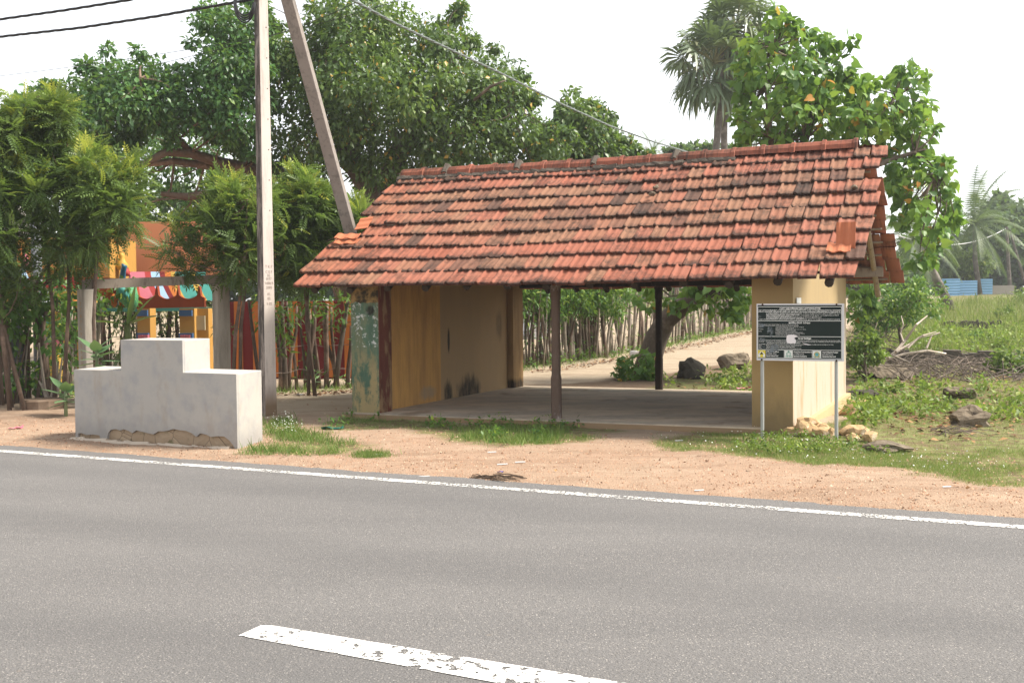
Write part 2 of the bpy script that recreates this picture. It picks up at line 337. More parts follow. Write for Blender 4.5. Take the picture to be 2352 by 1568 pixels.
def ochre_wall(k, col):
    a, b, c = sc_coord(k)
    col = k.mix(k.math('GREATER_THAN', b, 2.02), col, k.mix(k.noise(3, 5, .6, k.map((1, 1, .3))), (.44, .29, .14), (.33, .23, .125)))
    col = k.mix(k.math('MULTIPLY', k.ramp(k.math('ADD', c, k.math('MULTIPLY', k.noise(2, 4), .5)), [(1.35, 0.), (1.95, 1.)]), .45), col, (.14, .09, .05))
    mold = k.math('MAXIMUM', blotch(k, b, c, 3.0, .12, .52, .34, .55), blotch(k, b, c, 2.25, .14, .17, .28, .5))
    mold = k.math('MAXIMUM', mold, blotch(k, b, c, 2.3, 1.0, .05, .22, .5))
    mold = k.math('MAXIMUM', mold, k.math('MULTIPLY', blotch(k, b, c, 4.2, 1.2, .16, .3, .5), .45))
    col = k.mix(k.math('MULTIPLY', blotch(k, b, c, 1.6, .25, .3, .12, .6), .6), col, (.30, .26, .2))
    return k.mix(k.math('MULTIPLY', mold, .92), col, (.012, .011, .009))
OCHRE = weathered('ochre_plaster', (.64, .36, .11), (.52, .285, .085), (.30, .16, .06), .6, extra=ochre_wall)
def pier_x(k, col):
    a, b, c = sc_coord(k)
    mold = k.math('MAXIMUM', blotch(k, a, c, .36, .12, .2, .17, .5), blotch(k, a, c, .04, .25, .13, .42, .5))
    return k.mix(k.math('MULTIPLY', mold, .95), col, (.012, .011, .009))
PIER = weathered('brown_pier_plaster', (.38, .24, .10), (.29, .18, .08), (.16, .095, .045), .6, extra=pier_x)
def green_x(k, col):
    a, b, c = sc_coord(k)
    low = k.ramp(k.math('ADD', c, k.math('MULTIPLY', k.math('SUBTRACT', k.noise(5, 6), .5), .7)), [(.55, 1.), (1.15, 0.)])
    cream = k.mix(k.noise(7, 4), (.36, .27, .13), (.28, .23, .12))
    pat = k.ramp(k.noise(5.5, 7, .7, k.map((1, 1, .45))), [(.44, 0.), (.54, 1.)])
    col = k.mix(k.math('MULTIPLY', pat, k.math('ADD', .25, k.math('MULTIPLY', low, .7))), col, cream)
    peel = k.ramp(k.noise(13, 8, .75), [(.545, 0.), (.60, .9)]); band = k.ramp(c, [(.95, 0.), (1.12, 1.), (1.5, 1.), (1.6, .2)])
    band.node.color_ramp.elements[2].position = .9
    bnd = k.math('MULTIPLY', k.math('GREATER_THAN', c, 1.0), k.math('LESS_THAN', c, 1.62))
    col = k.mix(k.math('MULTIPLY', peel, bnd), col, (.55, .56, .55))
    top = k.math('GREATER_THAN', k.math('ADD', c, k.math('MULTIPLY', k.math('SUBTRACT', k.noise(9, 5), .5), .12)), 1.6)
    tc = k.mix(k.ramp(k.noise(6, 6, .7), [(.42, 0.), (.56, 1.)]), (.035, .03, .02), (.30, .19, .07))
    col = k.mix(top, col, tc)
    drips = k.math('MULTIPLY', k.ramp(k.noise(14, 4, .6, k.map((1, 1, .06))), [(.62, 0.), (.68, 1.)]), k.math('GREATER_THAN', c, .6))
    col = k.mix(k.math('MULTIPLY', drips, .75), col, (.025, .03, .025))
    hole = blotch(k, a, c, .31, 1.5, .075, .08, .4)
    return k.mix(hole, col, (.02, .018, .015))
GREEN = weathered('peeling_green_paint', (.065, .125, .085), (.10, .165, .11), (.04, .075, .055), .5, .5, green_x)
MAROON = weathered('maroon_pillar_side', (.13, .035, .025), (.16, .05, .03), (.05, .018, .014), .6, extra=lambda k, c: k.mix(k.math('MULTIPLY', k.ramp(k.noise(6, 7, .7, k.map((1, 1, .3))), [(.5, 0.), (.58, 1.)]), .7), c, (.30, .2, .1)))
def cream_x(k, col):
    a, b, c = sc_coord(k)
    dirt = k.ramp(k.math('ADD', c, k.math('MULTIPLY', k.math('SUBTRACT', k.noise(6, 6, .65, k.map((1, 1, .35))), .5), .7)), [(.15, 1.), (.55, 0.)])
    fr = k.math('LESS_THAN', b, .012)
    col = k.mix(fr, col, k.mix(k.noise(2.5, 5, .6, k.map((1, 1, .35))), (.38, .265, .115), (.30, .205, .095)))
    col = k.mix(k.math('MULTIPLY', k.math('MULTIPLY', dirt, fr), .75), col, (.15, .11, .06))
    up = k.ramp(k.math('ADD', c, k.math('MULTIPLY', k.noise(5, 5, .6, k.map((1, 1, .3))), .5)), [(.0, 0.), (1., 0.)])
    wash = k.math('MULTIPLY', k.ramp(k.noise(4, 6, .7, k.map((1, 1, .22))), [(.30, 0.), (.48, 1.)]), k.math('LESS_THAN', k.math('ADD', c, k.math('MULTIPLY', k.noise(9, 4, .6, k.map((1, 1, .2))), .5)), 1.62))
    col = k.mix(k.math('MULTIPLY', k.math('MULTIPLY', wash, k.math('SUBTRACT', 1., fr)), .62), col, (.52, .46, .40))
    chip = k.ramp(k.noise(15, 4), [(.73, 0.), (.75, 1.)]); return k.mix(k.math('MULTIPLY', chip, .8), col, (.5, .45, .38))
CREAM = weathered('cream_yellow_plaster', (.36, .268, .14), (.315, .23, .118), (.24, .185, .115), .3, .25, cream_x)
def slab_x(k, col):
    a, b, c = sc_coord(k)
    col = k.mix(k.math('MULTIPLY', k.ramp(k.noise(1.3, 5, .6), [(.45, 0.), (.62, 1.)]), .7), col, (.115, .105, .095))
    fr = k.ramp(b, [(.0, 1.), (.03, 0.)]); return col
k = NT('concrete_floor'); n1 = k.noise(1.1, 6, .6, k.map((1, 1.6, 1), rot=(0, 0, .41))); n2 = k.noise(6, 6, .7)
c = k.mix(n1, (.48, .385, .28), (.58, .47, .345)); c = k.mix(k.ramp(k.noise(.9, 5, .62, k.map((.7, 2., 1), rot=(0, 0, .41))), [(.42, 0.), (.6, .75)]), c, (.33, .285, .235)); c = k.mix(k.ramp(k.noise(1.6, 4), [(.58, 0.), (.68, .55)]), c, (.16, .09, .045)); c = k.mix(k.ramp(n2, [(.3, .3), (.5, 0.)]), c, (.10, .085, .07))
x = k.xyz(); c = k.mix(k.math('LESS_THAN', x[2], .085), c, k.mix(n2, (.30, .20, .11), (.22, .15, .09)))
SLAB = k.finish(c, .8, k.bump(n2, .3, .01), .25)
def wood(name, c1, c2, c3):
    k = NT(name); n = k.noise(9, 6, .65, k.map((4, 4, .6))); col = k.mix(n, c1, c2); col = k.mix(k.ramp(k.noise(7, 7, .75, k.map((1, 1, .25))), [(.56, 0.), (.62, .8)]), col, c3)
    return k.finish(col, .85, k.bump(n, .5, .01), .2)
POSTW = wood('weathered_brown_post', (.085, .055, .042), (.15, .105, .08), (.34, .30, .27))
DARKW = wood('dark_beam_wood', (.028, .02, .014), (.05, .036, .026), (.08, .06, .045))
GREYW = wood('grey_weathered_timber', (.20, .165, .13), (.28, .24, .2), (.13, .10, .08))
RUNG = wood('pale_rafter_wood', (.24, .19, .13), (.32, .26, .19), (.15, .11, .08))
# tile
k = NT('clay_roof_tile'); r = k.attr('rnd'); v = k.attr('along')
base = k.ramp(r, [(0, (.215, .057, .033)), (.2, (.25, .074, .044)), (.38, (.27, .094, .06)), (.52, (.23, .095, .057)), (.7, (.22, .115, .068)), (.86, (.125, .056, .038)), (1, (.05, .03, .024))])
x = k.xyz(); a_, b_, c_ = sc_coord(k)
base = k.mix(k.ramp(a_, [(.0, .45), (.35, 0.)]), base, (.26, .085, .043))
base = k.mix(k.math('MULTIPLY', k.noise(16, 5, .7), .35), base, (.33, .165, .11))
cx_ = k.n('ShaderNodeCombineXYZ'); k.set(cx_.inputs[0], k.math('MULTIPLY', a_, 1.1)); k.set(cx_.inputs[1], k.math('MULTIPLY', b_, 2.6)); k.set(cx_.inputs[2], k.math('MULTIPLY', r, 1.5)); soot = k.noise(1.5, 8, .72, cx_.outputs[0])
cy_ = k.n('ShaderNodeCombineXYZ'); k.set(cy_.inputs[0], k.math('MULTIPLY', a_, 34.)); k.set(cy_.inputs[1], k.math('MULTIPLY', b_, 3.)); soot2 = k.noise(1., 5, .65, cy_.outputs[0])
topd = k.ramp(k.math('MULTIPLY', c_, .25), [(.80, 0.), (.90, .055)])
low = k.math('MULTIPLY', k.math('POWER', v, 5.), .3)
sm = k.ramp(k.math('ADD', k.math('ADD', k.math('ADD', k.math('MULTIPLY', soot, .66), k.math('MULTIPLY', soot2, .34)), topd), k.math('MULTIPLY', low, .5)), [(.50, 0.), (.65, .88)])
base = k.mix(sm, base, (.028, .02, .016)); base = k.mix(k.ramp(k.noise(30, 4), [(.68, 0.), (.74, .5)]), base, (.30, .27, .22))
TILE = k.finish(base, .85, k.bump(k.noise(60, 4), .25, .006), .2)
MORTAR = pm('dark_ridge_mortar', (.05, .042, .034), (.15, .125, .10), 9, .95, .8, 30)
# ------------------------------------------------------------------ shelter
shelter = thing('roadside_shelter', 'open roadside shelter with red clay tiled roof, ochre end walls and wooden posts', 'shelter', S(0, 0, 0))
EZ, RZ, EB, RB = 1.834, 3.622, -.463, 2.493
SLOPE = np.array([0, EB-RB, EZ-RZ]); SL = np.linalg.norm(SLOPE[1:]); GA = SL/10
def under(b):    # underside of the roof skin
    return RZ-abs(b-RB)*(RZ-EZ)/(RB-EB)-.09
def wall_top(m, a0, a1, b0, b1, c0):
    m.hexa([S(a, b, c0) for a, b in ((a0, b0), (a1, b0), (a1, b1), (a0, b1))]+[S(a, b, under(b)-.1) for a, b in ((a0, b0), (a1, b0), (a1, b1), (a0, b1))])
tag(MB().sbox(-.06, 5.62, -.09, 5.12, -.35, .10).build('floor_slab', SLAB, shelter))
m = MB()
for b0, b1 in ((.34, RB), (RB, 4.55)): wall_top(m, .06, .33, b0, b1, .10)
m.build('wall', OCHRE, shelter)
m = MB(); wall_top(m, 0, .43, 0, .335, .10); pil = tag(m.build('pillar', GREEN, shelter), 'front pillar with peeling green paint')
m = MB(); wall_top(m, .432, .442, .004, .335, .10); m.build('pillar_side', MAROON, pil)
m = MB(); wall_top(m, .0, .441, 4.552, 4.986, .10); tag(m.build('pillar', PIER, shelter), 'brown rear pillar with black mould at its foot')
MB().sbox(-.11, .47, -.12, .0, -.2, .075).build('step', pm('step_plaster', (.36, .27, .16), (.26, .18, .10), 5, .9, .4), shelter)
m = MB()
for b0, b1 in ((0, RB), (RB, 4.986)): wall_top(m, 5.495, 5.97, b0, b1, -.4)
rw = tag(m.build('wall', CREAM, shelter), 'cream yellow end wall beside the sign')
m = MB().sbox(5.90, 6.035, .04, 5.06, -.6, .108); m.build('plinth', pm('plinth_plaster', (.56, .40, .21), (.44, .31, .17), 4, .9, .3, c3=(.3, .22, .13)), shelter)
# paper remnants on the wall
# posts
def slab_pt(x, y):
    p = onplane(x, y, np.array([0, 0, .10]), SZ); return p
def ab(p): d = p-SO; return d@SU, d@SV
pf = ab(slab_pt(1275, 961)); pr = ab(slab_pt(1514, 894))
def post(a, b, w, top, mat, lab):
    m = MB(); ch = w*.24
    def ring(w_, c_): 
        h = w_/2; t = h*.35
        return [S(a+i, b+j, c_) for i, j in ((-h, -h+t), (-h+t, -h), (h-t, -h), (h, -h+t), (h, h-t), (h-t, h), (-h+t, h), (-h, h-t))]
    lv = [(w*1.12, .10), (w*1.12, .62), (w*.96, .66), (w*.94, top-.24), (w*.9, top-.22), (w*1.1, top-.19), (w*1.1, top-.05), (w*1.3, top-.03), (w*1.3, top)]
    vs = [p for w_, c_ in lv for p in ring(w_, c_)]; n = len(lv)
    fs = [(i*8+j, i*8+(j+1) % 8, (i+1)*8+(j+1) % 8, (i+1)*8+j) for i in range(n-1) for j in range(8)]+[tuple(range(7, -1, -1)), tuple((n-1)*8+j for j in range(8))]
    tag(m.add(vs, fs).build('post', mat, shelter), lab)
post(pf[0], pf[1]+.05, .105, 1.83, POSTW, 'front wooden post with flaking paint'); post(pr[0], pr[1], .105, 1.83, DARKW, 'dark rear wooden post')
MB().sbox(.2, 5.75, pf[1]-.0, pf[1]+.1, 1.835, 1.93).build('beam', DARKW, shelter)
MB().sbox(.2, 5.6, 4.86, 4.97, 1.835, 1.95).build('beam', DARKW, shelter)
tag(MB().sbox(5.6, 6.53, 4.86, 4.98, 1.93, 2.07).build('beam', GREYW, shelter), 'grey weathered plate end sticking out of the gable')
MB().sbox(-.3, 6.45, RB-.05, RB+.05, under(RB)-.17, under(RB)-.05).build('ridge_beam', DARKW, shelter)
# rafters (front and back), battens
for sgn in (1, -1):
    for j, a in enumerate(np.linspace(-.35, 6.42, 13)):
        ra = a+.05*(rng.random()-.5); tail = 2.83+.05*(rng.random()-.5)
        def rpnt(t): b = RB-sgn*t; return S(ra, b, under(b)-.04)
        light = (j == 12 and sgn == -1)
        MB().tube([rpnt(.0), rpnt(1.5), rpnt(tail if not light else tail+.22)], [.042, .045, .05] if not light else [.034, .04, .045], 8, jit=.1).build('rafter', RUNG if light else DARKW, shelter)
    bt = MB()
    for r_ in range(10):
        t = (r_+.12)/10*(RB-EB); b = RB-sgn*t
        bt.tube([S(-.5+.08*rng.random(), b, under(b)-.005), S(6.5+.1*rng.random(), b, under(b)-.005)], .016, 4)
    bt.build('batten', GREYW if sgn == -1 else DARKW, shelter)
# tiles
TW = .2085
def tile_template():
    us = np.array([0, .03, .07, .16, .19, .22, .30, .44, .47, .51, .60, .64, .67, .80, .93, 1.0])
    hs = np.array([-.004, .021, .024, .024, .018, .005, .003, .003, .006, .009, .009, .006, .003, .003, .003, -.004])
    vs_ = np.array([-.05, .35, .8, .97, 1.0]); V = []; al = []
    nu = len(us)
    for j, v_ in enumerate(vs_):
        for i, u_ in enumerate(us):
            sc = .985; lift = .034*max(v_, 0)
            hh = hs[i]*(1 if j < 4 else .8)+lift
            V.append(((u_-.5)*sc*TW, v_*GA*1.04+(.010*math.sin(PI*2*u_*2) if j == 4 else 0), hh)); al.append(max(0, v_))
    for i, u_ in enumerate(us):
        V.append(((u_-.5)*.985*TW, vs_[-1]*GA*1.04, hs[i]*.6+.034-.022)); al.append(1.)
    for j in (0, 1):   # underside
        for i in (0, nu-1): V.append(((us[i]-.5)*.985*TW, (-.05 if j == 0 else 1.0)*GA*1.04, (-.012 if j == 0 else .004))); al.append(.3)
    Fs = []
    R = len(vs_)+1
    for j in range(R-1):
        for i in range(nu-1): Fs.append((j*nu+i, j*nu+i+1, (j+1)*nu+i+1, (j+1)*nu+i))
    q = R*nu
    Fs.append((q, q+2, q+3, q+1))
    Fs.append((0, (R-2)*nu, q+2, q)); Fs.append((nu-1, q+1, q+3, (R-2)*nu+nu-1))
    return np.array(V), np.array(Fs), np.array(al)
TV, TF_, TA = tile_template()
NRMF = np.array([0, (EZ-RZ), -(RB-EB)]); NRMF = -NRMF/np.linalg.norm(NRMF)      # a,b,c normal of the front slope
NRMF = np.array([0, -(RZ-EZ), (RB-EB)])/SL
def Sv(a, b, c): return a*SU+b*SV+c*SZ
def zc(x, y, ox, oy, s): return ((ox+x/s)*.5742, (oy+y/s)*.5742)
LB = [(790, 350), (690, 420), (625, 490), (555, 556), (555, 622), (552, 690), (320, 795), (245, 858), (168, 928), (115, 1018)]
RBt = [(1545, 235), (1475, 350), (1320, 450), (1478, 570), (1480, 660), (1440, 770), (1425, 890), (1370, 1040), (1345, 1180), (1262, 1330)]
def roof_a(px):
    p0 = S(0, EB, EZ); n = Sv(*NRMF); p = onplane(px[0], px[1], p0, n); return (p-SO)@SU
def build_roof(sgn):
    M = []; rn = []; al = []; cnt = 0
    for r_ in range(10):
        if sgn == 1:
            a0 = roof_a(zc(*LB[r_], 1100, 550, 1.68)); a1 = roof_a(zc(*RBt[r_], 2900, 550, 2.4125))
        else: a0 = -.6+.08*rng.random(); a1 = 6.72+.1*rng.random()-(.12 if r_ < 6 else 0)
        nt = max(1, int(round((a1-a0)/TW))); w = (a1-a0)/nt
        rowj = .012*(rng.random()-.5); wav = rng.random()*6
        for i in range(nt):
            a = a0+(i+.5)*w; t = r_/10
            if sgn == 1 and r_ == 4 and i < 0: continue
            ctr = np.array([a, RB-sgn*(RB-EB)*t, RZ-(RZ-EZ)*t])
            sag = -.028*math.sin(PI*min(max((a+.5)/7.1, 0), 1))+.010*math.sin(a*1.7+wav)
            slip = rng.random() < .05; rz = rng.normal(0, .055 if slip else .018); rx = rng.normal(0, .014); dz = abs(rng.normal(0, .010 if slip else .005))
            down = np.array([0, -sgn*(RB-EB), -(RZ-EZ)])/SL; nr = np.array([0, -sgn*(RZ-EZ), (RB-EB)])/SL; rt = np.array([1., 0, 0])*1.
            x = rt*math.cos(rz)+down*math.sin(rz); y = -rt*math.sin(rz)+down*math.cos(rz); z = nr
            y2 = y*math.cos(rx)+z*math.sin(rx); z2 = -y*math.sin(rx)+z*math.cos(rx)
            L = TV*np.array([w/TW, 1, 1])
            P = ctr+nr*(dz+sag)+down*(rowj+rng.normal(0, .004)+(.025*rng.random() if slip else 0))+L[:, :1]*x+L[:, 1:2]*y2+L[:, 2:3]*z2
            M.append(P)
            loc = fbm(np.array(a*.55), np.array(r_*.42), 77+sgn)
            g = .10+.42*(loc-.5)*2+.42*rng.random()
            if r_ >= 7 and a > 2.2 and r_ != 8: g = .28+.2*(rng.random()-.5)
            if r_ in (1, 2, 3, 4, 5, 6, 8): g += .22
            if r_ < 2: g = .3+.25*(rng.random()-.5)
            if rng.random() < .09: g += .4
            rn += [min(max(g, 0), 1)]*len(TF_); al.append(TA)
    M = np.array(M); V = SO+M[..., :1]*SU+M[..., 1:2]*SV+M[..., 2:3]*SZ
    Fq = (TF_[None]+(np.arange(len(M))*len(TV))[:, None, None]).reshape(-1, 4)
    return npmesh('roof_slope', V.reshape(-1, 3), Fq, TILE, shelter, attrs={'rnd': rn, 'along': np.concatenate(al)})
roof_front = build_roof(1); roof_back = build_roof(-1)
# ridge
rid = MB(); mor = MB(); L0, L1 = roof_a(zc(840, 285, 1100, 550, 1.68)), 6.42; nr_ = 17; ln = (L1-L0)/nr_
for i in range(nr_):
    a = L0+i*ln; sag = -.03*math.sin(PI*(i+.5)/nr_)+rng.normal(0, .004); up = .012 if i > 12 else 0
    prof = [(-.14, -.085), (-.115, -.02), (-.055, .035), (0, .05), (.055, .035), (.115, -.02), (.14, -.085)]
    def rg(aa, s, dz=0): return [S(aa, RB+b*s, RZ+.062+c*s+sag+dz+up) for b, c in prof]
    rings = [rg(a, .92), rg(a+ln*.87, .97), rg(a+ln*.88, 1.16, .008), rg(a+ln*1.0, 1.18, .008), rg(a+ln*1.02, .95)]
    vs = [p for q in rings for p in q]; n = 7
    rid.add(vs, [(j*n+q, j*n+q+1, (j+1)*n+q+1, (j+1)*n+q) for j in range(4) for q in range(6)])
    if i < 13:
        for q in range(5): 
            aa = a+ln*(q+.5)/5; mor.tube([S(aa-.06, RB-.15, RZ-.075+sag+.02*rng.random()), S(aa+.06, RB-.15, RZ-.075+sag+.02*rng.random())], .04+.015*rng.random(), 6, jit=.5)
        if i % 3 == 1: mor.tube([S(a+ln*.92, RB-.13, RZ+.0+sag), S(a+ln*.94, RB-.04, RZ+.115+sag), S(a+ln*.94, RB+.05, RZ+.11+sag)], [.05, .05, .04], 6, jit=.5)
me = rid.build('ridge', TILE, shelter); q = me.data.attributes.new('rnd', 'FLOAT', 'FACE'); npol = len(me.data.polygons)
q.data.foreach_set('value', np.repeat(np.array([.12 if i > 12 else .05+.25*rng.random() for i in range(nr_)], np.float32), npol//nr_))
q = me.data.attributes.new('along', 'FLOAT', 'POINT'); q.data.foreach_set('value', np.full(len(me.data.vertices), .55, np.float32))
mor.build('ridge_mortar', MORTAR, shelter)
# ------------------------------------------------------------------ stepped concrete rest block
def z3(x, y): return zc(x, y, 250, 1300, 2.613)
FRt = at(*z3(1815, 512), 11.87); FR = np.array([FRt[0], FRt[1], 0]); zs_ = FRt[2]
d = ray(*z3(120, 463)); FLt = EYE+d*((zs_-H)/d[2]); FL = np.array([FLt[0], FLt[1], 0])
wv = (FL-FR); wl = np.linalg.norm(wv); wv = wv/wl; bn = np.cross(wv, SZ); bn = bn if bn[1] < 0 else -bn
DV = np.array([.12, .68, 0])
def bp(x, y): return onplane(*z3(x, y), FR, bn)
def bt(p): return (p-FR)@wv
base_z = -.12; zu = bp(925, 157)[2]; t0, t1 = bt(bp(1255, 330)), bt(bp(610, 320))
def BP(t, z, dd=0.): return FR+wv*t+SZ*z+DV*dd
k = NT('limewashed_cement'); n1 = k.noise(1.6, 6, .6); n2 = k.noise(5, 6, .65); n3 = k.noise(3.2, 5, .7, k.map((1, 1, .4)))
c = k.mix(n1, (.375, .35, .32), (.45, .42, .38)); c = k.mix(k.ramp(n2, [(.46, 0.), (.66, .6)]), c, (.30, .30, .305)); c = k.mix(k.ramp(n3, [(.54, 0.), (.70, .5)]), c, (.33, .27, .20))
xx = k.xyz(); lowd = k.ramp(k.math('ADD', xx[2], k.math('MULTIPLY', k.math('SUBTRACT', k.noise(4, 6, .7), .5), .5)), [(.05, .8), (.34, 0.)])
c = k.mix(lowd, c, (.28, .265, .25)); spots = k.ramp(k.noise(38, 3), [(.75, 0.), (.78, .6)]); c = k.mix(spots, c, (.3, .24, .18))
CEM = k.finish(c, .9, k.bump(k.math('ADD', n2, k.noise(60, 4)), .18, .01), .15)
k = NT('bare_stone_footing'); n = k.noise(5, 6, .65); vv = k.vor(4.5, 'DISTANCE_TO_EDGE')
c = k.mix(n, (.31, .22, .14), (.43, .33, .23)); c = k.mix(k.ramp(vv, [(.0, .8), (.022, 0.)]), c, (.06, .045, .03)); c = k.mix(k.ramp(k.noise(6, 5), [(.6, 0.), (.68, .7)]), c, (.13, .13, .06))
STONEF = k.finish(c, .95, k.bump(k.math('ADD', n, k.math('MULTIPLY', vv, 2.)), .8, .03), .1)
block = thing('concrete_rest_block', 'pale stepped concrete block with broken plaster along its foot, beside the road', 'concrete block', FR+wv*wl/2+DV*.5)
jag = [(158, 1185), (165, 1130), (200, 1128), (250, 1148), (310, 1142), (385, 1150), (400, 1200), (430, 1215), (465, 1185), (478, 1120), (505, 1092), (560, 1085), (600, 1100), (640, 1086), (690, 1105), (728, 1128), (770, 1098), (830, 1112), (905, 1132), (950, 1140), (1000, 1108), (1060, 1108), (1100, 1102), (1160, 1083), (1230, 1098), (1290, 1104), (1345, 1126), (1398, 1166), (1435, 1130), (1500, 1142), (1550, 1168), (1610, 1160), (1690, 1163), (1745, 1205), (1785, 1255), (1812, 1318)]
outl = [BP(wl, base_z)]+[BP(bt(p), p[2]) for p in (bp(x, y) for x, y in jag)]+[BP(0, base_z), BP(0, zs_), BP(t0, zs_), BP(t0, zu), BP(t1, zu), BP(t1, zs_), BP(wl, zs_)]
MB().prism(outl, -bn*.03).build('plaster_face', CEM, block)
sh = -bn*.0302; m = MB()
prof = [BP(.0, base_z)+sh, BP(.0, zs_)+sh, BP(t0, zs_)+sh, BP(t0, zu)+sh, BP(t1, zu)+sh, BP(t1, zs_)+sh, BP(wl, zs_)+sh, BP(wl, base_z)+sh]
m.prism(prof, DV-sh)
o = m.build('core', CEM, block); o.data.materials.append(STONEF)
for p in o.data.polygons:
    if abs(p.normal@Vector(bn)) > .9 and p.normal@Vector(bn) > 0: p.material_index = 1
for oo in (o, block.children[0]):
    md = oo.modifiers.new('bevel', 'BEVEL'); md.width = .008; md.segments = 2; md.limit_method = 'ANGLE'; md.angle_limit = .8
m = MB(); 
for i in range(14):
    t = .05+i*(wl-.1)/14+.05*rng.random(); m.tube([BP(t, -.02)+bn*(.02+.05*rng.random()), BP(t+.2, .0)+bn*(.03+.06*rng.random())], [.07, .05], 7, jit=.5)
m.build('spilled_mortar', pm('spilled_mortar', (.44, .36, .28), (.52, .44, .35), 6, .95, .5), block)
# ------------------------------------------------------------------ utility pole, strut, cables
k = NT('pole_concrete'); v = k.map((1, 1, .12)); n = k.noise(9, 7, .7, v); n2 = k.noise(30, 5)
x = k.xyz()
c = k.mix(k.noise(3, 4), (.50, .435, .39), (.57, .51, .46)); c = k.mix(k.ramp(n, [(.50, 0.), (.64, .55)]), c, (.30, .26, .23)); c = k.mix(k.ramp(n2, [(.62, 0.), (.70, .5)]), c, (.30, .26, .23))
POLE_R = k.finish(k.mix(k.ramp(x[2], [(.18, 1.), (.5, 0.)]), c, (.20, .14, .09)), .9, k.bump(n2, .3, .006), .15)
k = NT('pole_concrete_weathered_shaded'); v = k.map((1, 1, .14)); n = k.noise(10, 7, .75, v); x = k.xyz()  # left face: weather streaks, plus a darker base that paints in its shade
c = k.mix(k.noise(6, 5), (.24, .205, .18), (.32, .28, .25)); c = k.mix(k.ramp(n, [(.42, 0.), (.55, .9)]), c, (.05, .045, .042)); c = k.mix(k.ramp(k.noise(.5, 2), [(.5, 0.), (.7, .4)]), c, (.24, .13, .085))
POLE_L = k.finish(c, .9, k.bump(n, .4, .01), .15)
HOLE = flat('pole_bolt_hole', (.02, .018, .016))
PT = np.array([-3.43, 15.35, 0])
ang = math.radians(-2)
def pole_frame(th):     # n1: wide lit face normal (to the right), n2: narrow face normal (to the left)
    return np.array([math.sin(th), -math.cos(th), 0]), np.array([-math.cos(th), -math.sin(th), 0])
n1, n2 = pole_frame(math.radians(45))
pole = thing('utility_pole', 'tall square tapering concrete utility pole with bolt holes, upright behind the concrete block', 'utility pole', PT)
def pole_sh(z, xo=None):
    w1 = .19-.0075*z; w2 = .17-.0065*z; c0 = PT+SZ*z+np.array([-.012*z*0, 0, 0])
    e1 = -n2; e2 = n1
    # corners: camera edge is shared by both faces
    return [c0-e1*w1/2+e2*w2/2, c0+e1*w1/2+e2*w2/2, c0+e1*w1/2-e2*w2/2, c0-e1*w1/2-e2*w2/2]
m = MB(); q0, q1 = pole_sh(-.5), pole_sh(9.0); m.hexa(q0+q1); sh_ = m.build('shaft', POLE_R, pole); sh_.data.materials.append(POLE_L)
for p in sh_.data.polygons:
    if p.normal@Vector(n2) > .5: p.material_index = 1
md = sh_.modifiers.new('bevel', 'BEVEL'); md.width = .012; md.segments = 2
for z in np.arange(2.9, 8.6, .42):
    m = MB(); w1 = .19-.0075*z; w2 = .17-.0065*z
    p = PT+SZ*z-n2*(w1*.22)+n1*(w2/2); m.tube([p-n1*.01, p+n1*.0015], .009, 8); m.build('bolt_hole', HOLE, pole); m = MB()
    p = PT+SZ*(z+.3)+n2*(w1/2)+n1*.01; m.tube([p-n2*.01, p+n2*.0015], .009, 8); m.build('bolt_hole', HOLE, pole)
# strut
St, Sb = np.array([-3.37, 15.45, 7.0]), np.array([-1.87, 18.0, -.2])
k = NT('strut_concrete'); n = k.noise(12, 6, .7); c = k.mix(k.noise(3, 5), (.19, .165, .145), (.30, .265, .235)); c = k.mix(k.ramp(n, [(.5, 0.), (.64, .7)]), c, (.13, .115, .10))
STRUT = k.finish(c, .9, k.bump(n, .35, .008), .15)
sd_ = unit(Sb-St); m = MB(); e1 = unit(np.cross(sd_, np.array([.45, -.9, 0]))); e2 = np.cross(e1, sd_); e1, e2 = (e1*math.cos(1.0)+e2*math.sin(1.0)), (e2*math.cos(1.0)-e1*math.sin(1.0))
def sq(c, w, h): return [c-e1*w/2-e2*h/2, c+e1*w/2-e2*h/2, c+e1*w/2+e2*h/2, c-e1*w/2+e2*h/2]
m.hexa(sq(Sb, .18, .17)+sq(St-sd_*.5, .185, .165)); m.hexa
strut = m.single('strut_pole', STRUT, 'slanting concrete brace pole running down through the left end of the tiled roof', 'brace pole')
md = strut.modifiers.new('bevel', 'BEVEL'); md.width = .012; md.segments = 2
# painted lettering on the pole
def text_mesh(s, size, origin, ux, uz, mat, name, parent, thick=.0, align='LEFT', bold=0., sx=1.):
    cu = bpy.data.curves.new('txt', 'FONT'); cu.body = s; cu.size = size; cu.align_x = align; cu.offset = bold; cu.resolution_u = 2
    ob = bpy.data.objects.new('txt', cu); COL.objects.link(ob); dg = bpy.context.evaluated_depsgraph_get(); dg.update()
    me = bpy.data.meshes.new_from_object(ob.evaluated_get(dg)); bpy.data.objects.remove(ob); bpy.data.curves.remove(cu)
    n = len(me.vertices); a = np.empty(n*3); me.vertices.foreach_get('co', a); a = a.reshape(-1, 3)
    a = np.asarray(origin)+a[:, :1]*ux*sx+a[:, 1:2]*uz; return a, [tuple(p.vertices) for p in me.polygons], me
def text_into(mb, s, size, origin, ux, uz, align='LEFT', bold=0., sx=1.):
    a, f, me = text_mesh(s, size, origin, ux, uz, None, '', None, 0, align, bold, sx); bpy.data.meshes.remove(me); mb.add(a, f)
SCR = flat('scratched_lettering', (.33, .265, .225))
m = MB()
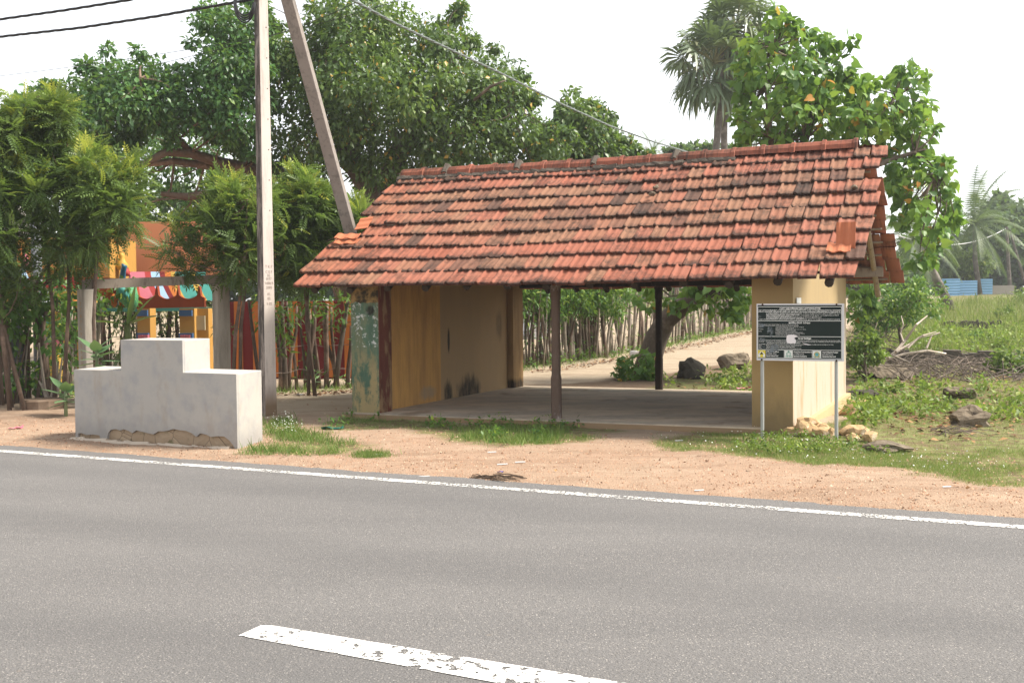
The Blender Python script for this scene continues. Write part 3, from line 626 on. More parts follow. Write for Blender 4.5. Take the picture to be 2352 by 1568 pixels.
for i, (s, yy) in enumerate([('T K F', 612), ('C E F', 624), ('N.', 632), ('8·97', 640), ('100K9', 650), ('20P0', 660), ('01.', 675), ('03.', 685), ('5 52', 697)]):
    z = 1.6+(700-yy)/2521*15.3-.03; w1 = .19-.0075*z; w2 = .17-.0065*z
    text_into(m, s, .052, PT+SZ*z-n2*(.0)+n1*(w2/2+.002), -n2, SZ, 'CENTER', .001, .95)
m.build('lettering', SCR, pole)
# cables
CAB = flat('black_cable', (.012, .012, .014), .45, .4)
CABG = flat('grey_green_cable', (.17, .20, .185), .5, .4)
def bundle(name, pts, r, turns, mat, label, strands=3, n=120):
    pts = [np.asarray(p, float) for p in pts]
    cum = np.concatenate([[0], np.cumsum([np.linalg.norm(pts[i+1]-pts[i]) for i in range(len(pts)-1)])]); tt = np.linspace(0, cum[-1], n)
    P = np.stack([np.interp(tt, cum, [p[j] for p in pts]) for j in range(3)], -1)
    for _ in range(6): P[1:-1] = (P[:-2]+P[1:-1]*2+P[2:])/4
    T = unit(np.gradient(P, axis=0)); u = unit(np.cross(T, SZ)); w_ = np.cross(u, T); m = MB()
    for k_ in range(strands):
        ph = 2*PI*k_/strands+turns*2*PI*tt/cum[-1]
        Q = P+(u*np.cos(ph)[:, None]+w_*np.sin(ph)[:, None])*(r if strands > 1 else 0)
        m.tube(list(Q), r if strands > 1 else r, 6)
    return m.single(name, mat, label, 'cable')
def sagline(p, q, sag, n=24): return [p+(q-p)*t-SZ*sag*4*t*(1-t) for t in np.linspace(0, 1, n)]
ptop = PT+np.array([0, -.1, 5.95])
bundle('overhead_cable', [at(-160, 103, 17.6), at(0, 85, 17.2), at(180, 65, 16.6), at(360, 38, 16.0), at(540, 6, 15.3), at(596, -4, 15.25)], .0105, 9, CAB, 'lower black twisted overhead cable that ends in a hanging coil at the upright pole', n=220)
bundle('overhead_cable', [at(-160, 67, 17.6), at(0, 45, 17.2), at(150, 24, 16.8), at(300, 0, 16.4), at(560, -50, 15.4), at(600, -60, 15.25)], .0105, 9, CAB, 'upper black twisted overhead cable crossing the corner of the sky', n=220)
bundle('overhead_cable', [at(640, -95, 15.4), at(730, -45, 15.9), at(810, 0, 16.6), at(900, 50, 17.3), at(1030, 112, 18.6), at(1150, 168, 20), at(1290, 239, 22.3), at(1400, 289, 24.5), at(1500, 325, 27), at(1620, 362, 30), at(1760, 395, 34)], .011, 40, CABG, 'grey green twisted cable sloping down from the pole to behind the roof ridge', n=420)
bundle('thin_wire', sagline(at(-100, 186, 24), at(590, 88, 20), .05)+sagline(at(590, 88, 20), at(980, -20, 18), .05), .005, 0, CAB, 'thin upper wire faintly crossing the sky on the left', 1)
bundle('thin_wire', sagline(at(-100, 246, 24), at(590, 92, 20), .05)+sagline(at(590, 92, 20), at(830, 0, 18), .05), .005, 0, CAB, 'thin lower wire passing just above the fig tree crown', 1)
m = MB()
for j in range(4):
    pts = []; oy = j*2.2
    for t in np.linspace(-.12, 1.0, 26):
        an = PI*(1.02+t*.98); pts.append(at(562+(24-oy*.6)*math.cos(an), 6-(46-oy*2.5)*math.sin(an)*1.0*(1 if t > 0 else .6), 15.2-.02*j))
    m.tube(pts, .012, 6)
m.single('cable_coil', CAB, 'coil of spare black cable hanging beside the top of the pole', 'cable coil')
# ------------------------------------------------------------------ information sign
GALV = pm('galvanised_post', (.30, .31, .30), (.40, .41, .39), 12, .5, .15, spec=.5)
SGN = flat('sign_dark_green', (.006, .016, .014), .5, .2); ALU = flat('aluminium_frame', (.62, .62, .64), .35, .5)
WHT = flat('sign_white_print', (.75, .76, .74), .5); YEL = flat('emblem_yellow', (.70, .58, .05), .5); DKP = flat('emblem_dark', (.02, .02, .02), .5)
GRN = flat('emblem_green', (.10, .30, .22), .5); GLD = flat('emblem_gold', (.45, .36, .06), .5); CYN = flat('emblem_blue', (.12, .42, .50), .5)
pl, pr_ = gnd(1751, 1007), gnd(1921, 1009)
ux = unit(np.array([pr_[0]-pl[0], pr_[1]-pl[1], 0])); sn = np.array([ux[1], -ux[0], 0]); sn = sn if sn[1] < 0 else -sn
sign = thing('information_sign', 'dark green trilingual notice board with white print on two grey posts', 'sign', (pl+pr_)/2)
for nm, p in (('a', pl), ('b', pr_)):
    MB().tube([p-SZ*.3, np.array([p[0], p[1], 1.50])], .021, 10).build('post', GALV, sign, smooth=False)
p0 = pl+sn*.03
TLs, TRs, BRs, BLs = [onplane(x, y, p0, sn) for x, y in ((1738, 697.5), (1939, 697), (1937, 830), (1737, 827))]
Wd = np.linalg.norm(TRs-TLs); Hd = (TLs[2]-BLs[2]+TRs[2]-BRs[2])/2
org = np.array([TLs[0], TLs[1], TLs[2]-Hd])
uxs = unit(TRs-TLs); uxs = unit(np.array([uxs[0], uxs[1], uxs[2]])); 
def SP(u, v, d=0.): return org+uxs*u*Wd+SZ*v*Hd+sn*d     # u,v in 0..1
def srect(m, u0, u1, v0, v1, d0, d1): m.hexa([SP(u, v, dd) for v, dds in ((v0, 0), (v1, 0)) for u, dd in ((u0, d1), (u1, d1), (u1, d0), (u0, d0))])
m = MB(); srect(m, .012, .985, .02, .985, -.01, .006); m.build('board', SGN, sign)
m = MB(); srect(m, 0, 1, .975, 1.0, -.014, .012); srect(m, .975, 1, .03, .975, -.014, .0118); srect(m, 0, 1, 0, .03, -.014, .012); srect(m, 0, .012, .03, .975, -.014, .0118); m.build('frame', ALU, sign)
m = MB(); dd = .0075
def line(u0, u1, v0, v1): srect(m, u0, u1, v0, v1, .006, dd)
for v in (.945, .70, .425, .19, .045): line(.014, .972, v-.004, v+.004)
line(.011, .0165, .05, .94); line(.968, .973, .05, .94); line(.318, .322, .05, .186); line(.638, .642, .05, .186)
m.build('rule_line', WHT, sign)
ink = MB()
def tx(s, u, v, size, align='LEFT', bold=0., sx=1.): text_into(ink, s, size*Hd, SP(u, v, .0078), uxs, SZ, align, bold, sx)
tx('எமது மரபுரிமையைப் பாதுகாப்போம்', .50, .905, .036, 'CENTER', .0012, .95)
TL_ = ['எமது மூதாதையினர் நீண்ட தூரம் மேற்கொண்ட பயணத்தின் போது ஓய்வு எடுப்பதற்காகவும்', 'கேணி, சுமைதாங்கி அமைத்தனர் அவை எமது மரபுரிமை ஆகும் பாதுகாப்போம்', 'சுமைதாங்கி நீண்ட தூரம் பயணம் செய்வோர் தமது சுமைகளை இறக்கி வைக்க', 'ஆவுரோஞ்சிக்கல் மாடுகள் உராய்வதற்கு']
for i, (v, u, ln_, b) in enumerate([(.878, .02, 1, .0008), (.852, .02, 1, .0008), (.826, .11, .9, .0003), (.808, .11, .4, .0003), (.79, .11, .85, .0003), (.772, .11, .3, .0003), (.755, .11, .65, .0003), (.737, .11, .45, .0003), (.72, .03, .95, .0003)]):
    s = TL_[i % 4]; s = (s+' '+TL_[(i+1) % 4])[:max(12, int(96*ln_))]; tx(s, u, v, .0195, bold=b, sx=1.16)
tx('ve our heritage', .478, .383, .036, 'LEFT', .0012, 1.0)
EN = ['Our ancestors had constructed the Sumaithangi, Avuronchikkal and wells for people passing by. It is significant that this kind of constructions have only been found in Jaffna.', 'Sumaithangi     Sumaithangi is a stone erected for the people who carried heavy burden on the shoulder and could then rest. Traditionally, the stone is said to be erected as a', '                         symbol of prayer, if any, for the soul of a mother who died at childbirth.', 'Avuronchikkal  Avuronchikkal is a stone erected for the cattle to rub themselves. It was constructed by means of a single stone with the height of 3 or 4 feet.', 'Madam             Madam was constructed for travellers to keep their things safe and to rest.', 'Keni                  Keni is a big well meant for the cattle to quench their thirst.', 'Kinaru             Kinaru is a well constructed to quench the thirst of both people and cattle.']
for i, s in enumerate(EN): tx(s, .025, .352-.0235*i, .0205, sx=.97, bold=.0002)
# rounded script of the middle panel drawn letter by letter with strokes
def stroke(pts, o, sz, w):
    P = [o+uxs*x*sz+SZ*y*sz+sn*.0 for x, y in pts]
    for a, b in zip(P[:-1], P[1:]):
        t = unit(b-a); q = np.cross(sn, t)*w/2; ink.add([a-q-t*w*.2, b-q+t*w*.2, b+q+t*w*.2, a+q-t*w*.2], [(0, 1, 2, 3)])
def arc(cx, cy, r, a0, a1, n=7): return [(cx+r*math.cos(math.radians(a0+(a1-a0)*i/n)), cy+r*math.sin(math.radians(a0+(a1-a0)*i/n))) for i in range(n+1)]
GL = {'su': [arc(.28, .45, .26, 180, -60), arc(.6, .5, .22, 200, -90), [(.6, .28), (.2, .1), (.75, -.08)]],
      'ra': [arc(.35, .45, .33, 120, 420, 9), [(.35, .78), (.5, 1.)]],
      'ki': [arc(.25, .4, .25, 90, 360), arc(.62, .4, .3, 180, -90), arc(.5, .8, .25, 170, 10)],
      'mu': [arc(.25, .45, .25, 40, 330), arc(.62, .42, .25, 160, -120), [(.6, .2), (.7, -.1), (.9, -.1)]],
      'a': [arc(.3, .4, .3, 70, 350), arc(.55, .7, .2, 200, -20), arc(.8, .4, .18, 90, 360)],
      'pa': [[(.1, .8), (.1, .4)], arc(.35, .4, .27, 180, 360), [(.62, .4), (.62, .8)], [(.1, .8), (.3, .8)]],
      'ge': [arc(.2, .35, .2, 0, 340), arc(.6, .45, .3, 190, -80), [(.3, .9), (.5, .9)]],
      'u': [arc(.35, .5, .3, 150, -130), arc(.5, .1, .2, 130, -20)],
      'ma': [arc(.22, .5, .22, 20, 340), arc(.62, .42, .28, 150, -150), [(.35, .75), (.75, .85)]],
      'ya': [arc(.2, .4, .2, 90, 380), arc(.55, .4, .3, 180, 360), arc(.82, .55, .14, 270, 0)]}
def sinh(word_list, u, v, size, w, center=False):
    adv = .98*size*Hd; tot = sum(len(x)+.5 for x in word_list)*adv
    o = SP(u, v, .0078)-(uxs*tot/2 if center else 0)
    for wd in word_list:
        for g in wd:
            for s_ in GL[g]: stroke(s_, o, size*Hd*.95, w)
            o = o+uxs*adv
        o = o+uxs*adv*.5
sinh([['su', 'ra', 'ki', 'mu'], ['a', 'pa', 'ge'], ['u', 'ra', 'mu', 'ya']], .50, .652, .031, .0052, True)
keys = list(GL)
for v, u, n_ in [(.628, .02, 9), (.608, .02, 8), (.583, .22, 6), (.563, .22, 4), (.545, .22, 6), (.527, .22, 5), (.508, .22, 4), (.49, .22, 7), (.472, .22, 6), (.452, .22, 5), (.583, .02, 1), (.545, .02, 1), (.508, .02, 1)]:
    sinh([[keys[int(rng.integers(len(keys)))] for _ in range(int(rng.integers(4, 9)))] for _ in range(n_)], u, v, .0125, .0012)
for u, (a, b, c) in zip((.108, .425, .755), (('மத்திய கலாசார நிதியம்', ['ma', 'ya', 'ma'], 'Central Cultural Fund'), ('தொல்பொருளியல் திணைக்களம்', ['pa', 'ra', 'a'], 'Department of Archaeology'), ('சாவகச்சேரி நகராட்சி மன்றம்', ['su', 'ra', 'pa'], 'Chavakachcheri Urban Council'))):
    tx(a, u, .145, .028, sx=.62, bold=.0008); sinh([b+['ki', 'a'], ['ge', 'u', 'mu']], u, .108, .022, .0022)
    text_into(ink, c, .034*Hd, SP(u, .072, .0078), uxs, SZ, 'LEFT', .0008, .175*Wd/(len(c)*.034*Hd*.52))
ink.build('lettering', WHT, sign)
def disc(m, cu, cv, r, d, n=24, r0=0.):
    c = SP(cu, cv, d); o = [c+uxs*r*math.cos(2*PI*i/n)+SZ*r*math.sin(2*PI*i/n) for i in range(n)]
    if r0:
        q = [c+uxs*r0*math.cos(2*PI*i/n)+SZ*r0*math.sin(2*PI*i/n) for i in range(n)]; m.add(o+q, [(i, (i+1) % n, (i+1) % n+n, i+n) for i in range(n)])
    else: m.add(o, [tuple(range(n))])
em = MB(); srect(em, .014, .102, .055, .18, .006, .0082); e1_ = em.build('emblem', YEL, sign)
m = MB()
for sd2 in (-1, 1):
    pts = [(.058+sd2*x*.042, .117+y*.058) for x, y in ((.06, .92), (.3, .6), (.9, -.1), (.95, -.9), (.45, -1.), (.35, -.5), (.55, -.2), (.35, .25), (.1, .62))]
    m.add([SP(u, v, .0095) for u, v in pts], [tuple(range(9))])
m.build('hand_mark', WHT, e1_)
m = MB().add([SP(.058, .15, .0105), SP(.038, .108, .0105), SP(.078, .108, .0105)], [(0, 1, 2)]); m.build('triangle_mark', DKP, e1_)
em = MB(); srect(em, .325, .418, .055, .18, .006, .0082); e2_ = em.build('emblem', WHT, sign)
m = MB(); disc(m, .3715, .115, .027, .0092, 24, .022); disc(m, .3715, .115, .017, .0092, 24, .013); disc(m, .3715, .162, .009, .0092)
for sd2 in (-1, 1): m.add([SP(.3715+sd2*x, y, .0092) for x, y in ((.005, .075), (.036, .085), (.04, .07), (.02, .068), (.006, .066))], [(0, 1, 2, 3, 4)])
m.build('crest_mark', GRN, e2_)
em = MB(); srect(em, .646, .742, .055, .18, .006, .0082); e3_ = em.build('emblem', WHT, sign)
m = MB(); disc(m, .694, .115, .031, .0092, 24, .021); m.build('gold_ring', GLD, e3_)
m = MB(); disc(m, .694, .115, .0205, .0092); m.build('blue_disc', CYN, e3_)
m = MB(); disc(m, .694, .132, .006, .0102); disc(m, .683, .112, .005, .0102); disc(m, .706, .112, .005, .0102)
for sd2 in (-1, 1): m.add([SP(.694+sd2*x, y, .0092) for x, y in ((.002, .068), (.03, .078), (.036, .092), (.042, .075), (.02, .06))], [(0, 1, 2, 3, 4)])
m.build('leaf_mark', GRN, e3_)
m = MB(); tp = [(.35, .43), (.345, .50), (.352, .44), (.37, .455), (.42, .458), (.46, .445), (.485, .425), (.45, .412), (.435, .395), (.455, .365), (.455, .32), (.44, .298), (.425, .31), (.40, .30), (.37, .305), (.352, .32), (.345, .37)]
m.prism([SP(u, v, .0085) for u, v in tp], sn*.002); m.prism([SP(u, v, .0085) for u, v in ((.525, .315), (.60, .293), (.625, .281), (.60, .277), (.56, .29))], sn*.002)
m.build('torn_patch', flat('torn_white_film', (.78, .74, .76), .6), sign)
k = NT('scuffed_film'); n = k.noise(9, 7, .75); p_ = k.n('ShaderNodeBsdfPrincipled'); p_.inputs['Base Color'].default_value = (.16, .19, .21, 1); p_.inputs['Roughness'].default_value = .5
tr = k.n('ShaderNodeBsdfTransparent'); mx = k.n('ShaderNodeMixShader'); k.set(mx.inputs[0], k.ramp(n, [(.48, 0.), (.62, .8)])); k.t.links.new(tr.outputs[0], mx.inputs[1]); k.t.links.new(p_.outputs[0], mx.inputs[2]); k.t.links.new(mx.outputs[0], k.out.inputs[0])
m = MB()
for q in ([(.02, .8), (.09, .81), (.11, .77), (.02, .75)], [(.02, .69), (.07, .66), (.12, .6), (.02, .57)], [(.13, .6), (.2, .58), (.2, .44), (.15, .40), (.12, .5)], [(.02, .46), (.1, .47), (.11, .44), (.02, .43)], [(.03, .4), (.12, .39), (.1, .22), (.02, .22)], [(.17, .3), (.24, .28), (.27, .2), (.15, .12)]):
    m.add([SP(u, v, .0088) for u, v in q], [tuple(range(len(q)))])
m.build('scuff', k.m, sign)
RUSTB = flat('rusty_bolt', (.05, .025, .018))
for u, v in ((.07, .985), (.915, .985), (.915, .012), (.06, .012)):
    MB().tube([SP(u, v, .012), SP(u, v, .022)], .011, 8).build('bolt', RUSTB, sign)
# paper scrap stuck to the wall above the sign
p = onplane(1832, 690, S(5.97, 0, 0), SU)
m = MB()
a = ab(p); zz = p[2]
pp = S(5.985, a[1], zz)
m.box(pp, (.004, .32, .065), (SU, SV, SZ)); m.box(pp+SZ*-.05+SV*.05, (.006, .12, .03), (SU, SV, SZ))
m.single('paper_scrap', WHT, 'torn white paper stuck on the yellow wall above the notice board', 'paper')
# loose tiles on the roof
def roof_pt(x, y, lift=.05):
    n = Sv(*NRMF); p = onplane(x, y, S(0, EB, EZ), n); return p+n*lift
def flat_tile(o, X, Y, Z, wd=.21, ln=.36):
    m = MB(); us = np.linspace(-.5, .5, 9)
    hh = [.02, .02, 0, 0, .014, .014, 0, 0, .012]
    top = [o+X*u*wd+Y*v*ln+Z*h for v in (-.5, .5) for u, h in zip(us, hh)]; bot = [q-Z*.015 for q in top]
    vs = top+bot; fs = [(i, i+1, i+10, i+9) for i in range(8)]+[(18+i+9, 18+i+10, 18+i+1, 18+i) for i in range(8)]
    fs += [(i+1, i, i+18, i+19) for i in range(8)]+[(i+9, i+10, i+28, i+27) for i in range(8)]+[(0, 9, 27, 18), (17, 8, 26, 35)]
    return m.add(vs, fs)
NT_ = NT('loose_tile_clay'); LT = NT_.finish(NT_.mix(NT_.noise(9, 6), (.46, .16, .075), (.38, .13, .07)), .85, NT_.bump(NT_.noise(50, 4), .3, .006), .2)
Nf = Sv(*NRMF); Dn = Sv(0, SLOPE[1]/SL, SLOPE[2]/SL)
o1 = roof_pt(1943, 574, .05)
flat_tile(o1+SZ*.10+SV*.02, SU, unit(SZ*.9-Nf*.25), -SV).single('roof_tile', LT, 'loose clay tile propped upright near the right eave of the roof', 'roof tile')
flat_tile(roof_pt(1928, 580, .065), unit(SU+SV*.1), unit(Dn), Nf, .26, .20).single('roof_tile', LT, 'loose clay tile lying flat under the upright one at the right eave', 'roof tile')
for x, y, l_, s1 in ((800, 563, .06, 'lower'), (803, 556, .095, 'upper')):
    flat_tile(roof_pt(x, y, l_), unit(SU+SV*.2), unit(Dn), Nf, .34, .14).single('roof_tile', LT, f'{s1} loose clay tile stacked at the foot of the slanting brace pole', 'roof tile')
flat_tile(roof_pt(840, 528, .10), unit(SU*.2+Dn), unit(-SU+Dn*.2), unit(Nf+SU*.4), .34, .2).single('roof_tile', LT, 'tilted clay tile leaning against the right side of the slanting brace pole', 'roof tile')
# ------------------------------------------------------------------ stones
def rock(name, c, size, label, mat, seed, cat='rock', group=None, sub=3, rotz=0., rough=.75):
    bm = bmesh.new(); bmesh.ops.create_icosphere(bm, subdivisions=sub, radius=1)
    r = np.random.default_rng(seed); ks = [(r.normal(0, 1, 3), r.random()*6) for _ in range(9)]; pl_ = [(unit(r.normal(0, 1, 3)), .55+.35*r.random()) for _ in range(8)]
    vs = []
    for v in bm.verts:
        p = np.array(v.co); f = 1+sum(rough*.16*math.sin(3.0*(k_@p)+ph) for k_, ph in ks)
        p = p*f
        for nn_, dd_ in pl_:
            e = p@nn_-dd_
            if e > 0: p = p-nn_*e*.8
        p = p*np.array(size); ca, sa = math.cos(rotz), math.sin(rotz)
        v.co = (p[0]*ca-p[1]*sa+c[0], p[0]*sa+p[1]*ca+c[1], p[2]+c[2])
    me = bpy.data.meshes.new(name); bm.to_mesh(me); bm.free()
    return tag(link(name, me, mat, None, (c[0], c[1], c[2]-size[2]*.5), smooth=False), label, cat, group)
k = NT('grey_brown_rock'); n = k.noise(7, 8, .7); c = k.mix(n, (.10, .075, .05), (.24, .20, .15)); c = k.mix(k.ramp(k.vor(6), [(.1, .8), (.3, 0.)]), c, (.05, .04, .03)); ROCK = k.finish(c, .95, k.bump(k.math('ADD', n, k.vor(9)), .9, .04), .1)
k = NT('dark_rock'); n = k.noise(9, 8, .7); ROCKD = k.finish(k.mix(n, (.025, .022, .018), (.11, .095, .075)), .95, k.bump(n, .9, .04), .1)
k = NT('yellow_rubble'); n = k.noise(12, 8, .7); c = k.mix(n, (.30, .17, .07), (.62, .47, .28)); c = k.mix(k.ramp(k.noise(7, 5), [(.55, 0.), (.62, .8)]), c, (.66, .56, .42)); RUB = k.finish(c, .95, k.bump(n, 1., .03), .1)
def rk(x, y, sx, sy, sz, label, mat, seed, up=.4, rotz=0., **kw):
    p = gnd(x, y); return rock('rock', p+SZ*sz*up, (sx, sy, sz), label, mat, seed, rotz=rotz, **kw)
rk(1588, 868, .30, .26, .25, 'dark jagged rock behind the shelter floor, right of the leaning tree', ROCKD, 1, .45)
rk(1690, 846, .42, .30, .26, 'large pitted grey rock at the rear of the shelter beside the yellow wall', ROCK, 2, .45)
rk(2035, 868, .62, .35, .16, 'long low grey boulder in front of the dead branches', ROCK, 3, .7, .25)
rk(1986, 922, .30, .22, .17, 'dark squat stone in the weeds right of the yellow wall', ROCKD, 4, .5)
rk(2205, 913, .36, .2, .11, 'flat worn stone lying in the weedy field', ROCK, 5, .7)
rk(2228, 978, .28, .24, .18, 'angular grey stone beside dry palm stalks', ROCK, 6, .4, .5)
rk(2020, 1034, .26, .12, .07, 'flat grey stone slab edge at the grass verge', ROCK, 7, .5, -.2)
heap = [(1858+rng.normal(0, 24), 1003-abs(rng.normal(0, 7)), .045+.05*rng.random()) for _ in range(30)]
for i, (x, y, s_) in enumerate(heap): rock('rubble_stone', gnd(x, y)+SZ*(s_*.5+.10*max(0, 1-abs(x-1858)/36)*rng.random()), (s_*1.5, s_*1.1, s_), 'yellowish limestone lump in the rubble heap under the notice board', RUB, 20+i, 'stone', 'rubble heap under the sign', 2, i*.7, .6)
heap = [(1948, 1000, .1), (1970, 1003, .11), (1995, 1012, .09), (1960, 1012, .07), (1985, 1000, .07)]
for i, (x, y, s_) in enumerate(heap): rock('rubble_stone', gnd(x, y)+SZ*s_*.5, (s_*1.3, s_, s_*.8), 'yellowish limestone lump scattered right of the rubble heap', RUB, 40+i, 'stone', 'rubble right of the sign', 2, i*.9, .6)
heap = [(1952, 955, .13), (1975, 945, .15), (1958, 935, .12), (1990, 955, .1), (1970, 962, .1)]
for i, (x, y, s_) in enumerate(heap): rock('rubble_stone', gnd(x, y)+SZ*s_*.5, (s_*1.3, s_, s_*.8), 'orange tinted limestone lump at the rear foot of the yellow wall', RUB, 60+i, 'stone', 'rubble behind the yellow wall', 2, i*.8, .6)
for x, y, lab in ((1508, 441, 'upper small grey stone lying on the middle of the tiled roof'), (1499, 456, 'lower small grey stone lying on the middle of the tiled roof'), (1963, 441, 'grey stone weighing down the tiles near the right verge of the roof')):
    rock('roof_stone', roof_pt(x, y, .07), (.05, .04, .035), lab, ROCK, int(x), 'stone', None, 2)
# ------------------------------------------------------------------ litter and sticks
def crumple(x, y, s_, mat, label, seed, cat='litter', h=.4, nm='plastic_scrap'):
    p = gnd(x, y); r = np.random.default_rng(seed); m = MB(); n = 5
    vs = [p+np.array([(i/(n-1)-.5)*s_*2, (j/(n-1)-.5)*s_, abs(r.normal(0, s_*h*.5))+.006]) for j in range(n) for i in range(n)]
    m.add(vs, [(j*n+i, j*n+i+1, j*n+n+i+1, j*n+n+i) for j in range(n-1) for i in range(n-1)]); return m.single(nm, mat, label, cat)
PINK = flat('pink_wrapper', (.70, .20, .26), .4); WPL = flat('white_plastic', (.78, .78, .78), .4); TEAL = flat('teal_net', (.03, .17, .13), .7); BLU = flat('blue_plastic', (.05, .06, .35), .4)
crumple(35, 985, .09, PINK, 'pink plastic wrapper on the sand left of the concrete block', 1)
crumple(1708, 893, .12, PINK, 'pink plastic bag on the soil behind the yellow pier', 2)
crumple(765, 985, .14, TEAL, 'teal scrap of netting in the grass by the shelter step', 3, h=.2)
crumple(1333, 902, .05, WPL, 'small white scrap on the shelter threshold path', 4)
crumple(690, 907, .06, WPL, 'white scrap under the stick fence by the pole', 5)
crumple(1150, 822, .15, WPL, 'crumpled white plastic bag on the weedy fence foot', 6)
crumple(1098, 968, .06, WPL, 'white and red wrapper in front of the shelter floor', 7, h=.5)
crumple(1150, 1085, .03, BLU, 'tiny blue cap on the gravel', 8)
rock('rock', gnd(1455, 838)+SZ*.25, (.14, .1, .09), 'pale smooth stone resting on the bush at the leaning trunk', flat('pale_stone', (.45, .43, .42)), 77, sub=2)
STK = bark('dead_twig', (.05, .035, .025), (.14, .10, .07), 8)
m = MB()
for i in range(24):
    p = gnd(1078+78*rng.random(), 1091+13*rng.random()); a = rng.normal(-.45, .25); l_ = .1+.22*rng.random(); q = np.array([math.cos(a), math.sin(a), 0])*l_
    m.tube([p+SZ*.008, p+q*.5+SZ*(.012+.02*rng.random()), p+q+SZ*.008], .003+.003*rng.random(), 4)
m.single('stick_pile', STK, 'small pile of dark twigs on the gravel at the asphalt edge', 'twigs')
for i, (x, y, l_) in enumerate([(962, 1096, .1), (1120, 1040, .09), (1183, 1063, .1), (1142, 1068, .1), (1595, 1128, .08), (2165, 1120, .07), (860, 1045, .08), (1550, 1013, .09)]):
    p = gnd(x, y); MB().tube([p+SZ*.008, p+np.array([l_, -.01+.02*rng.random(), .01])], .006, 5).single('paper_straw', WPL, 'short white paper stick lying on the roadside sand', 'litter', 'white sticks on the sand')
# ------------------------------------------------------------------ vegetation toolkit
FIGL = leafmat('fig_leaf', [(0, (.03, .058, .018)), (.35, (.055, .10, .027)), (.7, (.095, .155, .04)), (.93, (.15, .20, .05)), (.985, (.20, .20, .04)), (1, (.36, .22, .04))], .4, .36, .45, 1.45)
FIGL2 = leafmat('dark_fig_leaf', [(0, (.012, .036, .012)), (.4, (.025, .065, .018)), (.8, (.045, .10, .025)), (1, (.09, .14, .035))], .4, .34, .5, 2.4)
NEEM = leafmat('feathery_leaf', [(0, (.034, .062, .018)), (.3, (.072, .118, .032)), (.6, (.125, .175, .045)), (.82, (.215, .265, .055)), (1, (.38, .38, .06))], transl=.38, gain=1.4)
HEARTM = leafmat('heart_leaf', [(0, (.03, .075, .02)), (.4, (.06, .13, .028)), (.75, (.11, .19, .035)), (.93, (.17, .25, .04)), (.965, (.20, .22, .03)), (.97, (.48, .26, .03)), (1, (.34, .16, .03))], .4, .45, .35, 1.8)
HEDGE = leafmat('hedge_leaf', [(0, (.02, .055, .015)), (.5, (.045, .11, .022)), (.85, (.10, .18, .03)), (1, (.22, .28, .04))], .45, .4, .35, 1.6)
PALMM = leafmat('palmyra_leaf', [(0, (.035, .055, .03)), (.5, (.06, .085, .045)), (.85, (.10, .125, .06)), (1, (.20, .17, .10))], .42, .25, .55, 1.8)
COCOM = leafmat('coconut_frond', [(0, (.05, .085, .035)), (.6, (.10, .15, .06)), (1, (.20, .22, .10))], .5, .3)
WEED = leafmat('weed_leaf', [(0, (.06, .11, .022)), (.5, (.13, .20, .035)), (.85, (.23, .31, .05)), (1, (.34, .38, .08))], .5, .4, .3, 1.05)
GRASSM = leafmat('grass_blade', [(0, (.06, .12, .025)), (.5, (.13, .21, .045)), (.85, (.22, .29, .07)), (1, (.36, .33, .14))], .6, .35)
MEADM = leafmat('meadow_blade', [(0, (.12, .16, .04)), (.5, (.22, .26, .07)), (.8, (.32, .33, .11)), (1, (.42, .36, .18))], .6, .35)
BANL = leafmat('banana_leaf', [(0, (.05, .11, .02)), (1, (.16, .24, .03))], .35, .4)
CALL = leafmat('waxy_leaf', [(0, (.10, .20, .09)), (1, (.22, .34, .16))], .5, .2)
FARM = leafmat('distant_leaf', [(0, (.03, .06, .022)), (.5, (.055, .095, .035)), (1, (.12, .17, .06))], .6, .3, .3, 1.5)
BARKF = bark('fig_bark', (.075, .05, .035), (.21, .15, .11), 5)
BARKG = bark('grey_trunk_bark', (.05, .038, .028), (.17, .135, .105), 7)
BARKS = bark('pale_stick_bark', (.16, .13, .10), (.42, .37, .31), 10)
BARKD = bark('brown_stick_bark', (.05, .035, .028), (.20, .145, .11), 10)
PALMT = bark('palm_trunk_bark', (.075, .064, .054), (.17, .148, .13), 6)
DEADB = bark('bleached_dead_wood', (.26, .21, .16), (.58, .50, .42), 10)
DEADD = bark('dark_dead_twigs', (.05, .04, .035), (.20, .16, .13), 10)
def rvec(n): return unit(rng.normal(0, 1, (n, 3)))
def leaves(C, R, per, size, T, droop=.3, squash=.8, upn=.8, shell=.45, rnd0=None, sj=.3):
    """leaf clusters: centres C(n,3), radii R(n) -> verts, faces, rnd"""
    n = len(C); N = n*per; ci = np.repeat(np.arange(n), per)
    d = rvec(N); r = rng.random(N)**shell; off = d*(r*R[ci])[:, None]; off[:, 2] *= squash
    pos = C[ci]+off
    fwd = d*.8+rng.normal(0, .55, (N, 3)); fwd[:, 2] -= droop
    nrm = rng.normal(0, .45, (N, 3)); nrm[:, 2] += upn; nrm += d*.35
    sz = size*(1+sj*rng.normal(0, 1, N)).clip(.45, 1.7)
    V, Fq = scatter(T[0], T[1], pos, fwd, nrm, sz); m = len(T[1])
    rb = (rnd0[ci] if rnd0 is not None else .45)+rng.normal(0, .16, N)
    rb = np.where(rng.random(N) < .02, 1., rb.clip(0, .93)); return V, Fq, np.repeat(rb, m), pos
